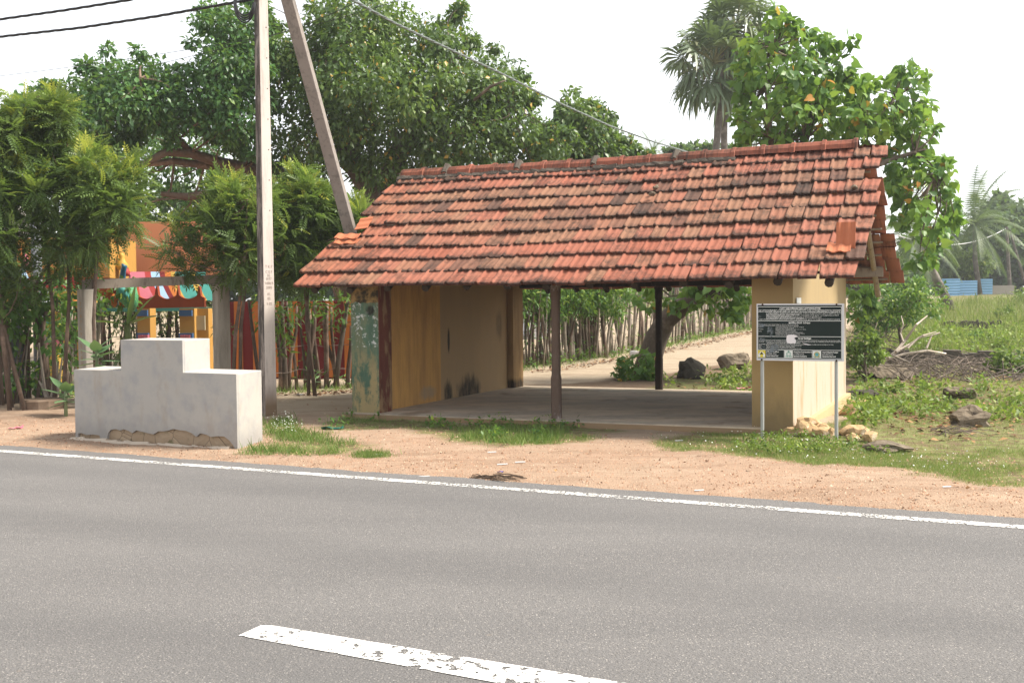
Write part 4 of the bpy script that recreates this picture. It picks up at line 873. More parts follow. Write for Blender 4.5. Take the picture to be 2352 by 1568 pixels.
def outline_clusters(poly, Y, thick, n, R, feather=.35):
    P = np.array(poly, float); lo, hi = P.min(0), P.max(0); C = []; RR = []; sc = Y/F
    tries = 0
    while len(C) < n and tries < n*60:
        tries += 1
        x, y = lo+(hi-lo)*rng.random(2)
        if not pip(np.array([x]), np.array([y]), poly)[0]: continue
        d = float(pdist(np.array([x]), np.array([y]), poly)[0])*sc
        rr = R*(.75+.5*rng.random())
        if d < rr*.7:
            if rng.random() < feather: rr = max(.16*R+.08, d*.8)
            else: continue
        th = min(thick, .4+1.1*d); C.append(at(x, y, Y+(rng.random()*2-1)*th)); RR.append(rr)
    return np.array(C), np.array(RR)
def limb(p, q, r0, r1, m, bend=.15, n=5, seg=6):
    p = np.asarray(p, float); q = np.asarray(q, float); L = np.linalg.norm(q-p); b = rng.normal(0, 1, 3)*bend*L*.5
    m.tube([p+(q-p)*t+b*math.sin(PI*t) for t in np.linspace(0, 1, n)], [r0+(r1-r0)*t for t in np.linspace(0, 1, n)], seg, jit=.12)
def tree(name, label, cat, base, limbs, C, R, per, size, T, lm, bm_, group=None, twigs=.35, hubs=None, droop=.3, rnd0=None, upn=.8, extra=None, twr=.022, squash=.8):
    t = thing(name, label, cat, base, group)
    m = MB()
    for pts, rad in limbs: m.tube(pts, rad, 9, jit=.15)
    m.build('trunk', bm_, t, smooth=True)
    hp = np.array(hubs if hubs is not None else [p for pts, _ in limbs for p in pts[1:]])
    b = MB()
    for c, r in zip(C, R):
        if rng.random() < twigs:
            j = np.argmin(((hp-c)**2).sum(1)+rng.random(len(hp))*1.0); limb(hp[j], c, twr*(.7+.8*rng.random()), .006, b, .18, 5, 5)
    if b.v: b.build('branches', bm_, t)
    if rnd0 is None: rnd0 = .42+.18*rng.normal(0, 1, len(C))
    V, Fq, rn, pos = leaves(C, R, per, size, T, droop, squash, upn, rnd0=rnd0)
    npmesh('crown', V, Fq, lm, t, attrs={'rnd': rn}); return t
def pathpts(px): return [at(x, y, Y) for x, y, Y in px]
# ------------------------------------------------------------------ big fig trees behind
A_ = [(-60, 250), (0, 240), (40, 215), (95, 175), (120, 195), (150, 190), (205, 118), (245, 112), (290, 125), (335, 108), (385, 138), (420, 150), (450, 110), (430, 85), (440, 35), (480, 8), (540, -20), (600, -30), (625, 50), (630, 140), (625, 300), (600, 380), (520, 330), (450, 310), (395, 330), (330, 320), (250, 360), (190, 400), (60, 420), (-60, 430)]
C, R = outline_clusters(A_, 24.5, 2.6, 340, .52); Ca, Ra = outline_clusters([(200, 330), (330, 270), (600, 300), (620, 520), (480, 520), (330, 500), (230, 440)], 28.5, 1.2, 90, .6); C = np.concatenate([C, Ca]); R = np.concatenate([R, Ra])
fb = gz(-3.6, 27.5)
limbsA = [([fb-SZ*.3, at(780, 560, 27), at(740, 455, 26.5), at(640, 400, 26), at(560, 385, 25.5), at(500, 372, 25.0), at(440, 352, 24.6), at(380, 350, 24.2), at(300, 395, 23.9)], [.45, .38, .28, .18, .14, .12, .11, .09, .06]),
          ([at(640, 400, 26), at(540, 388, 25.6), at(470, 380, 25.2), at(400, 370, 24.8), at(330, 378, 24.4), at(270, 362, 24.2)], [.13, .11, .1, .08, .06, .04]),
          ([at(640, 400, 26), at(610, 420, 25.6), at(520, 440, 25.2), at(430, 452, 24.9), at(370, 445, 24.6)], [.14, .12, .11, .09, .05]),
          ([at(440, 352, 24.6), at(410, 320, 24.4), at(370, 290, 24.2), at(340, 275, 24)], [.08, .07, .06, .04]),
          ([at(600, 395, 25.8), at(520, 300, 25.3), at(480, 200, 25), at(500, 100, 25)], [.14, .11, .08, .04]),
          ([at(330, 270, 24.2), at(326, 225, 23.7), at(322, 180, 23.4)], [.04, .03, .012])]
tree('fig_tree', 'wide dark fig tree with bare twisting limbs, rising behind the temple on the left', 'tree', fb, limbsA, C, R, 100, .125, LEAF, FIGL2, BARKF, 'old fig trees', .3, droop=.5)
B_ = [(600, -40), (640, 40), (660, 70), (690, 40), (720, 5), (780, -20), (900, -20), (960, 0), (990, 25), (1020, 12), (1050, 5), (1090, 30), (1085, 60), (1115, 95), (1150, 100), (1190, 118), (1222, 150), (1215, 180), (1232, 215), (1245, 260), (1290, 285), (1330, 330), (1330, 372), (1150, 400), (930, 420), (860, 470), (830, 440), (800, 380), (760, 440), (700, 430), (630, 440), (605, 300)]
C, R = outline_clusters(B_, 25.5, 3.0, 470, .52)
bb = gz(-3.2, 26.5)
limbsB = [([bb-SZ*.3, at(885, 520, 26.3), at(862, 440, 26), at(820, 385, 25.8), at(790, 330, 25.8), at(760, 230, 25.6), at(740, 120, 25.5)], [.5, .42, .34, .28, .22, .14, .06]),
          ([at(862, 440, 26), at(930, 330, 25.6), at(1000, 230, 25.2), at(1040, 130, 25)], [.3, .22, .14, .05]),
          ([at(930, 330, 25.6), at(1060, 300, 25), at(1160, 240, 25)], [.18, .12, .05]),
          ([at(1090, 230, 23.4), at(1125, 200, 23), at(1160, 185, 22.9)], [.035, .03, .012])]
tree('fig_tree', 'tallest leafy fig tree in the centre, directly behind the left half of the tiled roof', 'tree', bb, limbsB, C, R, 110, .12, LEAF, FIGL, BARKG, 'old fig trees', .3, droop=.7, rnd0=.42+.2*rng.normal(0, 1, len(C)))
C_ = [(1225, 290), (1275, 262), (1300, 215), (1325, 205), (1345, 225), (1385, 240), (1400, 265), (1415, 300), (1440, 310), (1470, 345), (1500, 350), (1500, 385), (1350, 392), (1220, 400)]
C, R = outline_clusters(C_, 27.5, 1.6, 210, .42, .6)
cb = gz(2.0, 28)
tree('fig_tree', 'lower fig tree with an airy top, behind the middle of the roof ridge', 'tree', cb, [([cb-SZ*.2, at(1330, 480, 28), at(1320, 380, 27.8), at(1335, 300, 27.5), at(1340, 250, 27.5)], [.25, .2, .14, .08, .03]), ([at(1320, 380, 27.8), at(1400, 340, 27.5)], [.1, .03])], C, R, 70, .125, LEAF, FIGL, BARKG, 'old fig trees', .45, droop=.6)
# ------------------------------------------------------------------ young feathery trees along the temple fence
def feathery(label, poly, Y, n, base_px, seed, per=22, size=.25, R0=.27, thick=.7, stems=3, sparse=None):
    stems = 2
    poly = [(x, y+12) for x, y in poly]; C, R = outline_clusters(poly, Y, thick, n, R0, .7)
    P_ = list(C); Q_ = list(R)
    if sparse: Cs, Rs = outline_clusters(sparse, Y, .4, 13, .15, .9); P_ += list(Cs); Q_ += list(Rs)
    zt_ = np.quantile(C[:, 2], .55)
    for c, r in zip(C, R):
        if c[2] > zt_ and rng.random() < .55:
            h = .12+.42*rng.random()
            for j in range(4): P_.append(c+np.array([rng.normal(0, .03), rng.normal(0, .03), r*.6+h*.22*j])); Q_.append(.17-.032*j)
    nb = len(C); C = np.array(P_); R = np.array(Q_)
    b = gnd(*base_px); b = np.array([at(base_px[0], 700, Y)[0], Y, 0]); b[2] = float(terrain(b[0], b[1]))
    t = thing('feathery_tree', label, 'tree', b, 'young feathery trees')
    top = np.array([p for p in C]).max(0)[2]; mid = C.mean(0); m = MB(); hubs = []
    for i in range(stems):
        e = mid+np.array([rng.normal(0, .35), rng.normal(0, .2), .3+.4*rng.random()]); s = b+np.array([rng.normal(0, .12), rng.normal(0, .1), -.1])
        pts = [s, s+(e-s)*.35+rng.normal(0, .05, 3), s+(e-s)*.7+rng.normal(0, .06, 3), e]; m.tube(pts, [.034, .03, .022, .01], 7, jit=.2); hubs += pts[1:]
    m.build('trunk', BARKD, t, smooth=True)
    hp = np.array(hubs); br = MB()
    for c in C:
        if rng.random() < .5: j = np.argmin(((hp-c)**2).sum(1)); limb(hp[j], c, .012, .004, br, .15, 4, 4)
    if br.v: br.build('branches', BARKD, t)
    # bright new growth at the top of each shoot
    N = len(C)*per; ci = np.repeat(np.arange(len(C)), per); d = rvec(N); off = d*(R[ci]*rng.random(N)**.6)[:, None]
    pos = C[ci]+off; fwd = d+rng.normal(0, .4, (N, 3)); fwd[:, 2] += .15; nrm = rng.normal(0, .35, (N, 3)); nrm[:, 2] += 1
    V, Fq = scatter(SPRAY[0], SPRAY[1], pos, fwd, nrm, size*(.7+.6*rng.random(N)))
    hgt = (off[:, 2]/R[ci]); shoot = (rng.random(len(C)) < .3) | ((np.arange(len(C)) >= nb) & (rng.random(len(C)) < .7))
    rb = .34+.12*rng.normal(0, 1, N)+.14*hgt+np.where(shoot[ci] & (hgt > .35), .38, 0)+.1*(C[ci, 2]-mid[2])
    npmesh('crown', V, Fq, NEEM, t, attrs={'rnd': np.repeat(rb.clip(0, 1), len(SPRAY[1]))}); return t
feathery('leafy young tree with yellow shoots at the far left edge of the picture', [(-120, 300), (-40, 250), (0, 262), (40, 238), (70, 262), (85, 330), (100, 420), (120, 520), (110, 640), (40, 690), (-60, 700), (-120, 600)], 16.6, 74, (20, 900), 1)
feathery('slender young tree with a pale yellow top, second from the left edge', [(95, 260), (120, 235), (150, 262), (158, 330), (150, 420), (120, 440), (90, 380)], 17.2, 34, (120, 900), 2, R0=.19)
feathery('broad bright green young tree above the left gate post', [(100, 450), (150, 400), (185, 335), (215, 338), (250, 385), (290, 400), (315, 450), (325, 490), (300, 515), (270, 540), (235, 565), (180, 620), (120, 610), (95, 540)], 16.9, 66, (212, 900), 3)
feathery('loose young tree with thin twigs hanging in front of the orange wall', [(480, 490), (485, 450), (505, 450), (525, 445), (560, 445), (590, 440), (610, 480), (610, 590), (560, 620), (525, 630), (500, 590), (480, 550)], 18.0, 58, (548, 900), 4, sparse=[(350, 590), (365, 540), (400, 505), (450, 470), (480, 520), (480, 600), (450, 625), (390, 622)])
feathery('dense young tree with yellow tips between the two concrete poles', [(600, 450), (625, 420), (650, 440), (690, 415), (715, 440), (740, 475), (775, 470), (800, 500), (830, 470), (850, 520), (800, 600), (740, 640), (640, 640), (605, 600)], 18.6, 92, (700, 900), 5)
# ------------------------------------------------------------------ living stick fences
def fence_xy(t):   # path of the lane hedge
    P = np.array([(-4.6, 19.0), (-4.15, 19.5), (.24, 24.6), (2.7, 28.0), (8, 37.3), (14, 48), (22, 62)]); d = np.concatenate([[0], np.cumsum(np.linalg.norm(np.diff(P, axis=0), axis=1))])
    return np.array([np.interp(t, d, P[:, 0]), np.interp(t, d, P[:, 1])]), d[-1]
def stick_fence(label, t0, t1, n, hh, rad, mats, fol, name='stick_fence', leafn=30, R0=.3, lsize=.11, T=NARROW, low=.15, lm=None, wires=True, xy=fence_xy, jit=.12):
    p, _ = xy(t0); base = gz(*p); t = thing(name, label, 'fence', base); C = []
    for i in range(n):
        tt = t0+(t1-t0)*(i+.5+(rng.random()-.5)*.8)/n; p, _ = xy(tt); b = gz(p[0]+rng.normal(0, jit*.5), p[1]+rng.normal(0, jit)); h = hh*(.75+.45*rng.random()); r = rad*(.55+.9*rng.random()**1.5)
        ln = rng.normal(0, .09, 2); e = b+np.array([ln[0]*h, ln[1]*h, h]); k1 = b+(e-b)*.35+rng.normal(0, .018, 3); k2 = b+(e-b)*.7+rng.normal(0, .022, 3)
        MB().tube([b-SZ*.1, k1, k2, e], [r, r*.95, r*.85, r*.6], 6, jit=.2).build('stick', mats[int(rng.random()*len(mats))], t, smooth=True)
        for _ in range(fol): C.append(e+np.array([rng.normal(0, .22), rng.normal(0, .22), rng.normal(-.05, .28)]))
        if rng.random() < low: C.append(b+(e-b)*(.1+.6*rng.random())+rng.normal(0, .08, 3))
    if wires:
        for hz in (.35, .8, 1.2):
            MB().tube([gz(*xy(tt)[0])+SZ*(hz+rng.normal(0, .02)) for tt in np.linspace(t0, t1, 12)], .006, 4).build('wire', DEADD, t)
    C = np.array(C); R = R0*(.6+.8*rng.random(len(C)))
    V, Fq, rn, _ = leaves(C, R, leafn, lsize, T, .5, .9, .5, rnd0=.45+.2*rng.normal(0, 1, len(C)))
    npmesh('foliage', V, Fq, lm or HEDGE, t, attrs={'rnd': rn}); return t
stick_fence('dark living sticks under leaves left of the green pillar, before a red striped wall', .3, 3.3, 24, 1.55, .045, [BARKD, BARKD, BARKG], 1, leafn=40, lsize=.14, R0=.26, T=NARROW, low=.12)
stick_fence('living stick hedge with hanging bright leaves seen through the open shelter', 6.6, 11.6, 92, 1.9, .028, [BARKD, BARKS, BARKS, BARKG], 4, leafn=46, R0=.34, low=.18, jit=.2)
stick_fence('row of pale whitish sticks lining the lane right of the leaning trunk', 11.6, 24.0, 98, 2.0, .036, [BARKS, BARKS, BARKD], 2, leafn=26, R0=.32, low=.3)
stick_fence('distant end of the pale stick hedge beyond the yellow wall', 24.0, 34.0, 40, 2.1, .04, [BARKS, BARKD], 3, leafn=36, R0=.4, low=.6)
def yard_xy(t):
    P = np.array([at(205, 700, 23.6)[:2], at(480, 700, 24.4)[:2]]); return P[0]+(P[1]-P[0])*t, 1.
stick_fence('row of dark sticks behind the temple pillars, seen under the canopy', 0., 1., 34, 1.7, .035, [BARKD, BARKG, BARKS], 2, leafn=40, lsize=.13, R0=.3, low=.5, xy=yard_xy)
# left temple fence (thick scarred trunks)
lf = [gnd(-60, 925)[:2], gnd(0, 932)[:2], gnd(110, 922)[:2]]
def left_xy(t):
    P = np.array([gnd(-70, 930)[:2], gnd(20, 928)[:2], gnd(110, 920)[:2], gnd(215, 900)[:2]]); d = np.array([0, .36, .68, 1.]); return np.array([np.interp(t, d, P[:, 0]), np.interp(t, d, P[:, 1])]), 1.
stick_fence('thin dark sticks with ragged leaves filling the temple fence at the far left', 0., 1., 34, 1.6, .024, [BARKD, BARKD, BARKG, BARKS], 1, leafn=34, lsize=.11, R0=.28, low=.5, xy=left_xy, wires=False, T=LEAF)
for x, y, h, r, lab in [(4, 930, 1.9, .055, 'thick scarred living post at the left edge of the picture'), (26, 935, 1.75, .06, 'scarred living post leaning beside the left edge post'), (66, 925, 1.8, .065, 'brown knotted living post right of the dark grey board'), (112, 922, 2.0, .10, 'stoutest brown trunk in the temple fence, with a cut stump at its foot'), (204, 905, 1.7, .07, 'crooked fence trunk beside the thin concrete post'), (84, 925, 1.5, .045, 'thin dark fence trunk behind the stout brown one'), (168, 908, 1.5, .04, 'thin crooked stick between two thin trunks of the temple fence'), (-30, 935, 1.8, .07, 'living post just outside the left picture edge')]:
    b = gnd(x, y); m = MB(); e = b+np.array([rng.normal(0, .1), rng.normal(0, .1), h])
    pts = [b-SZ*.1]+[b+(e-b)*q+rng.normal(0, .03, 3) for q in (.25, .5, .75)]+[e]; r *= .68; m.tube(pts, [r*1.15, r, r*1.05, r*.9, r*.8], 9, jit=.3)
    for _ in range(4):
        q = b+(e-b)*(.75+.25*rng.random()); limb(q, q+np.array([rng.normal(0, .35), rng.normal(0, .2), .3+.4*rng.random()]), r*.45, .008, m)
    tr = thing('fence_tree', lab, 'fence tree', b, 'living posts of the temple fence'); m.build('trunk', BARKD, tr, smooth=True)
    Cc = np.array([e+np.array([rng.normal(0, .32), rng.normal(0, .25), rng.normal(-.05, .33)]) for _ in range(8)])
    V, Fq, rn, _ = leaves(Cc, np.full(8, .26), 22, .13, LEAF, .6, rnd0=np.full(8, .35)); npmesh('foliage', V, Fq, HEDGE, tr, attrs={'rnd': rn})
m = MB(); b = gnd(118, 925)
for i in range(9):
    a = rng.random()*6.28; m.tube([b+np.array([.03*math.cos(a), .03*math.sin(a), -.03]), b+np.array([.12*math.cos(a), .06*math.sin(a), .25]), b+np.array([.2*math.cos(a), .1*math.sin(a), .35+.75*rng.random()**2])], [.05, .03, .012], 6, jit=.3)
m.single('cut_stump', BARKS, 'pale many-pronged cut stump at the foot of the stoutest fence trunk', 'stump')
# stump slab
b = gnd(98, 938); m = MB(); m.tube([b-SZ*.05, b+SZ*.13, b+SZ*.15], [.33, .34, .31], 14, jit=.12)
m.single('log_slab', pm('log_slab_wood', (.20, .13, .09), (.12, .09, .06), 6, .9, .5, c3=(.30, .23, .17)), 'low round slab of cut log lying left of the concrete block', 'log')
# posts
GREYP = pm('grey_painted_post', (.13, .14, .16), (.19, .20, .22), 4, .6, .2); CONP = pm('rough_concrete_post', (.26, .24, .21), (.36, .33, .29), 5, .9, .4, c3=(.16, .15, .12))
for x, y, h, wpx, mt, lab, nm in [(44, 925, 2.3, .17, GREYP, 'dark grey flat post among the left fence trunks', 'fence_post'), (168, 905, 1.25, .17, CONP, 'short round concrete post with wire wraps in the temple fence', 'fence_post')]:
    b = gnd(x, y); m = MB()
    if mt is GREYP: m.box(b+SZ*(h/2-.1), (wpx, .08, h))
    else: m.tube([b-SZ*.1, b+SZ*h*.95, b+SZ*h], [wpx/2, wpx/2, wpx*.35], 10)
    m.single(nm, mt, lab, 'post')
b = gnd(92, 918); MB().tube([b-SZ*.1, b+SZ*3.0], .085, 16).single('steel_pipe_post', GREYP, 'tall blue grey steel pipe standing in the temple fence', 'post', smooth=True)
# wires of the left fence
for j, hz in enumerate((.4, .75, 1.05)):
    bundle('barbed_wire', [gnd(-60, 930)+SZ*hz, gnd(40, 928)+SZ*(hz-.02), gnd(110, 920)+SZ*hz, gnd(170, 908)+SZ*(hz+.02), gnd(205, 905)+SZ*hz], .005, 0, DEADD, f'{("lowest", "middle", "topmost")[j]} rusty wire strung along the left fence trunks', 1, 40)
# gateway
GATEC = weathered('gate_post_concrete', (.34, .31, .26), (.42, .38, .33), (.17, .155, .13), .7, .4)
def gate_post(xl, xm, xr, ytop, Y, parent):
    th = math.radians(50); a1 = np.array([math.sin(th), -math.cos(th), 0]); a2 = np.array([-math.cos(th), -math.sin(th), 0]); e1 = -a2; e2 = a1
    w1 = (xr-xm)/F*Y/.86; w2 = (xm-xl)/F*Y/.5; c = at((xl+xr)/2, 700, Y); ztop = at(xm, ytop, Y)[2]; c0 = np.array([c[0], c[1], 0])
    m = MB(); m.hexa([c0+SZ*z+e1*sx*w1/2+e2*sy*w2/2 for z in (-.3, ztop) for sx, sy in ((-1, 1), (1, 1), (1, -1), (-1, -1))])
    o = m.build('post', GATEC, parent); md = o.modifiers.new('bevel', 'BEVEL'); md.width = .015; md.segments = 2; return c0, ztop, a2, w1, w2, e1
gp = at(345, 900, 17.6); gate = thing('gateway', 'old concrete gateway of two square posts and a beam, behind the concrete block', 'gateway', np.array([gp[0], gp[1], 0]))
gA = gate_post(178, 195, 219, 664, 17.0, gate); gB = gate_post(488, 499, 528, 652, 18.3, gate)
m = MB(); p, q = at(205, 653, 17.2), at(505, 641, 18.2); dd_ = unit(q-p); dd_[2] *= .3; m.box((p+q)/2, (np.linalg.norm(q-p)+.2, .14, .145), (unit(q-p), unit(np.cross(SZ, unit(q-p))), unit(np.cross(unit(q-p), unit(np.cross(SZ, unit(q-p)))))))
m.build('beam', GREYW, gate)
c0, zt, a2, w1, w2, e1 = gA; m = MB(); ORN = flat('faded_orange_paint', (.36, .20, .07))
for i, s in enumerate('7TA7LV+000U'): text_into(m, s, .085, c0+SZ*(zt-.26-.092*i)+a2*(w1/2+.003)-np.array([.0, 0, 0]), np.array([-a2[1], a2[0], 0])*(-1 if (-a2[1]) < 0 else 1), SZ, 'CENTER', .0)
m.build('lettering', ORN, gate)
# ------------------------------------------------------------------ temple
def px_box(m, x0, x1, y0, y1, Y, depth):   # a block facing the viewer, front at depth Y
    a, b = at(x0, y1, Y), at(x1, y0, Y); m.box(((a[0]+b[0])/2, Y+depth/2, (a[2]+b[2])/2), (abs(b[0]-a[0]), depth, abs(b[2]-a[2])))
PEACH = weathered('peach_wall', (.66, .27, .13), (.60, .24, .12), (.50, .21, .11), .3); TERRA = weathered('terracotta_fascia', (.30, .062, .022), (.25, .05, .02), (.16, .035, .015), .4)
OCH2 = flat('temple_ochre', (.46, .25, .06)); RED = flat('temple_red', (.34, .04, .035)); BLUP = flat('temple_blue', (.05, .12, .26)); TURQ = flat('temple_turquoise', (.06, .27, .23)); PNK = flat('temple_pink', (.48, .14, .18)); LBL = flat('temple_pale_blue', (.32, .48, .66)); ORG_ = flat('temple_orange', (.46, .14, .025)); YLW = flat('temple_yellow', (.52, .33, .06)); DRED = flat('temple_dark_red', (.16, .012, .014))
tp = at(380, 900, 21.5); temple = thing('temple_shrine', 'brightly painted shrine with peach upper wall, scalloped terracotta canopy and yellow pillars', 'temple', np.array([tp[0], 21.5, 0]))
m = MB(); px_box(m, 270, 590, 507, 640, 23.0, 3.0); m.build('upper_wall', PEACH, temple)
# canopy: scalloped fascia with coloured drapery waves
Yc = 20.2; m = MB(); xs = np.linspace(296, 470, 60)
edge = [at(x, 668+14*abs(math.sin((x-312)/48*PI))**.6*1.0-(18 if abs(((x-312)/48) % 1-.0) < .06 or abs(((x-312)/48) % 1-1) < .06 else 0)+4, Yc) for x in xs]
m.prism([at(296, 709, Yc), at(470, 705, Yc)]+edge[::-1], np.array([0, .12, 0])); m.build('canopy', TERRA, temple)
bands = [(300, 332, PNK), (332, 346, RED), (346, 366, LBL), (366, 378, DRED), (378, 392, ORG_), (392, 402, YLW), (402, 436, TURQ), (436, 450, YLW), (450, 472, TURQ)]
for i, (x0, x1, mt) in enumerate(bands):
    m = MB(); n = 8
    for j in range(n):
        ya, yb = 624+(690-624)*j/n, 624+(690-624)*(j+1)/n; s0, s1 = 26*(j/n)**1.6, 26*((j+1)/n)**1.6; z0, z1 = Yc+.55-.5*(j/n), Yc+.55-.5*((j+1)/n)
        m.add([at(x0+s0, ya, z0), at(x1+s0, ya, z0), at(x1+s1, yb, z1), at(x0+s1, yb, z1)], [(0, 1, 2, 3)])
    m.build('drapery', mt, temple)
for x0, x1 in ((318, 344), (415, 446)):
    m = MB(); px_box(m, x0, x1, 708, 860, 21.2, .35); pl2 = m.build('pillar', OCH2, temple)
    m = MB(); px_box(m, x0-4, x1-6, 712, 726, 21.14, .3); m.build('panel', BLUP, pl2)
    m = MB(); px_box(m, x0-4, x1-4, 765, 800, 21.12, .3); m.build('panel', BLUP, pl2)
    for q in (0, 1):
        m = MB(); px_box(m, x0+q*12-1, x0+q*12+9, 769, 785, 21.09, .25); m.build('inset', PNK, pl2)
m = MB(); px_box(m, 447, 478, 708, 860, 21.4, .3); m.build('pillar', OCH2, temple)
m = MB(); px_box(m, 448, 470, 725, 758, 21.33, .05); m.build('notice', flat('faded_notice', (.42, .36, .24)), temple)
m = MB(); px_box(m, 520, 830, 690, 905, 22.4, .3); rwl = m.build('striped_wall', DRED, temple)
m = MB()
for x in range(540, 830, 42): px_box(m, x, x+15, 692, 866, 22.35, .04)
m.build('stripes', ORG_, rwl)
for x in (262, 280, 296):
    b = at(x, 690, 20.0); MB().tube([b+SZ*.12, b+SZ*.06, b, b-SZ*.08, b-SZ*.12], [.02, .07, .055, .05, .01], 10).build('bell_ornament', ORG_, temple, smooth=True)
m = MB(); px_box(m, 216, 300, 655, 690, 20.15, .3); m.build('bracket', TERRA, temple)
m = MB(); m.tube([at(270+22*math.cos(a), 680-24*math.sin(a), 20.05) for a in np.linspace(0, PI, 9)], .05, 8); m.build('arch_ornament', ORG_, temple, smooth=True)
m = MB()   # floor and dark rear wall inside
px_box(m, 230, 520, 705, 716, 22.8, .2); m.build('rear_beam', TURQ, temple)
# second shrine further left
tp = at(60, 900, 21); sh2 = thing('temple_hall', 'ochre temple hall with red cornice and yellow brackets behind the left fence trunks', 'temple', np.array([tp[0], 21., 0]))
for x0, x1, y0, y1, Y, dp, mt, nm in [(40, 250, 545, 640, 21.0, 1.5, OCH2, 'upper_wall'), (-60, 225, 636, 664, 20.7, 2.0, RED, 'cornice'), (115, 200, 668, 700, 20.5, .5, YLW, 'bracket'), (-40, 40, 668, 700, 20.5, .5, YLW, 'bracket'), (104, 128, 715, 905, 20.6, .35, YLW, 'pillar'), (150, 200, 715, 905, 21.6, .3, OCH2, 'pillar'), (104, 130, 738, 744, 20.55, .3, TURQ, 'band'), (104, 130, 772, 780, 20.55, .3, BLUP, 'band'), (104, 130, 780, 795, 20.56, .3, PNK, 'band'), (104, 130, 885, 894, 20.55, .3, TURQ, 'band'), (-60, 40, 470, 545, 22, .6, flat('grey_roof_wall', (.34, .33, .31)), 'parapet'), (40, 230, 860, 905, 23, .4, flat('yard_wall_cement', (.38, .34, .29)), 'base_wall')]:
    m = MB(); px_box(m, x0, x1, y0, y1, Y, dp); m.build(nm, mt, sh2)
for x in (56, 174): b = at(x, 700, 20.3); MB().tube([b+SZ*.1, b+SZ*.06, b, b-SZ*.1, b-SZ*.14], [.02, .08, .06, .05, .01], 10).build('bell_ornament', ORG_, sh2, smooth=True)
for i, (x, y, s_, mt) in enumerate([(225, 475, .16, TURQ), (245, 480, .12, ORG_), (232, 500, .10, PNK), (262, 520, .14, YLW), (268, 545, .1, ORG_), (255, 560, .1, LBL), (280, 600, .14, YLW), (290, 620, .1, RED), (225, 540, .09, RED), (275, 500, .12, TURQ), (300, 640, .09, PNK), (238, 628, .11, LBL), (60, 600, .10, PNK), (55, 630, .10, LBL), (48, 580, .08, ORG_)]):
    b = at(x, y, 21.4 if x > 150 else 20.4)
    MB().tube([b-SZ*s_*1.2, b-SZ*s_*.6, b, b+SZ*s_*.5, b+SZ*s_*.8, b+SZ*s_*1.3], [s_*.7, s_*.9, s_*.55, s_*.35, s_*.45, .01], 9, jit=.3).build('painted_ornament', mt, sh2, smooth=True)
# peacock sculpture
PEA = NT('peacock_scales'); vv = PEA.vor(42, 'DISTANCE_TO_EDGE'); PEAM = PEA.finish(PEA.mix(PEA.ramp(vv, [(.02, 1.), (.12, 0.)]), (.02, .20, .13), (.18, .38, .08)), .5, PEA.bump(vv, .5, .02))
pk = thing('peacock_sculpture', 'painted green and blue peacock sculpture perched at the corner of the canopy', 'sculpture', at(296, 706, 19.8))
m = MB(); m.tube([at(284, 655, 19.9), at(290, 668, 19.85), at(296, 684, 19.8), at(303, 700, 19.85), at(308, 714, 19.9)], [.10, .19, .17, .12, .02], 12); m.build('body', PEAM, pk, smooth=True)
m = MB(); m.tube([at(284, 662, 19.9), at(281, 640, 19.85), at(283, 622, 19.8), at(286, 612, 19.78), at(280, 606, 19.74)], [.09, .06, .05, .05, .012], 10); m.build('neck', flat('peacock_blue', (.02, .10, .16), .4), pk, smooth=True)
m = MB(); m.tube([at(275, 655, 19.7), at(282, 668, 19.62), at(292, 682, 19.64), at(306, 690, 19.75)], [.03, .07, .06, .02], 8); m.build('wing', TURQ, pk, smooth=True)
# banana plant, waxy plants
def leafblade(m, o, d, up, L, W, droop, n=8):
    d = unit(d); s = unit(np.cross(up, d)); vs = []
    p = np.array(o, float); dd = d.copy()
    for i in range(n+1):
        t = i/n; w = W*math.sin(PI*min(.97, .06+.94*t)**.8)*.5
        vs += [p-s*w-SZ*w*.15, p+SZ*0, p+s*w-SZ*w*.15]; dd = unit(dd-SZ*droop/n); p = p+dd*L/n
    m.add(vs, [(i*3+j, i*3+j+1, i*3+j+4, i*3+j+3) for i in range(n) for j in (0, 1)])
def leafplant(name, label, cat, base, specs, mat, stem=None, rn=None):
    t = thing(name, label, cat, base)
    if stem: MB().tube(stem[0], stem[1], 8).build('stem', stem[2], t, smooth=True)
    for o, d, L, W, dr in specs:
        m = MB(); leafblade(m, o, d, SZ, L, W, dr); ob = m.build('leaf', mat, t, smooth=True)
        q = ob.data.attributes.new('rnd', 'FLOAT', 'FACE'); q.data.foreach_set('value', np.full(len(ob.data.polygons), rng.random(), np.float32))
    return t
bb_ = np.array([at(293, 800, 18.6)[0], 18.6, 0]); tp_ = at(293, 745, 18.6)
leafplant('banana_plant', 'young banana plant with broad leaves behind the top of the concrete block', 'banana plant', bb_, [(tp_, (-.8, 0, .25), 1.0, .30, .5), (tp_, (.15, .1, 1), .75, .34, .3), (tp_, (.7, -.1, .5), .8, .3, .9), (tp_+SZ*-.2, (-.3, -.2, -.7), .9, .26, .2), (tp_, (.5, .3, .9), .7, .25, .5)], BANL, ([bb_, tp_], [.07, .05], flat('banana_stem', (.16, .2, .07))))
def rosette(x, y, Y, n, L, W, lab, hh):
    top = at(x, y, Y); b = np.array([top[0], Y, 0]); sp = []
    for i in range(n):
        a = i*2.4+rng.random()*.5; z = top-SZ*(hh*.5*i/n); sp.append((z, (math.cos(a)*.8, math.sin(a)*.8, .75-.9*i/n), L*(.8+.4*rng.random()), W, .35))
    leafplant('milkweed_plant', lab, 'plant', b, sp, CALL, ([b, top], [.03, .02], flat('pale_stem', (.2, .25, .13))))
rosette(222, 800, 15.8, 11, .34, .17, 'pale green waxy-leaved plant rising behind the left shoulder of the concrete block', .5)
rosette(150, 890, 15.6, 10, .36, .16, 'low waxy-leaved plant against the left end of the concrete block', .5)
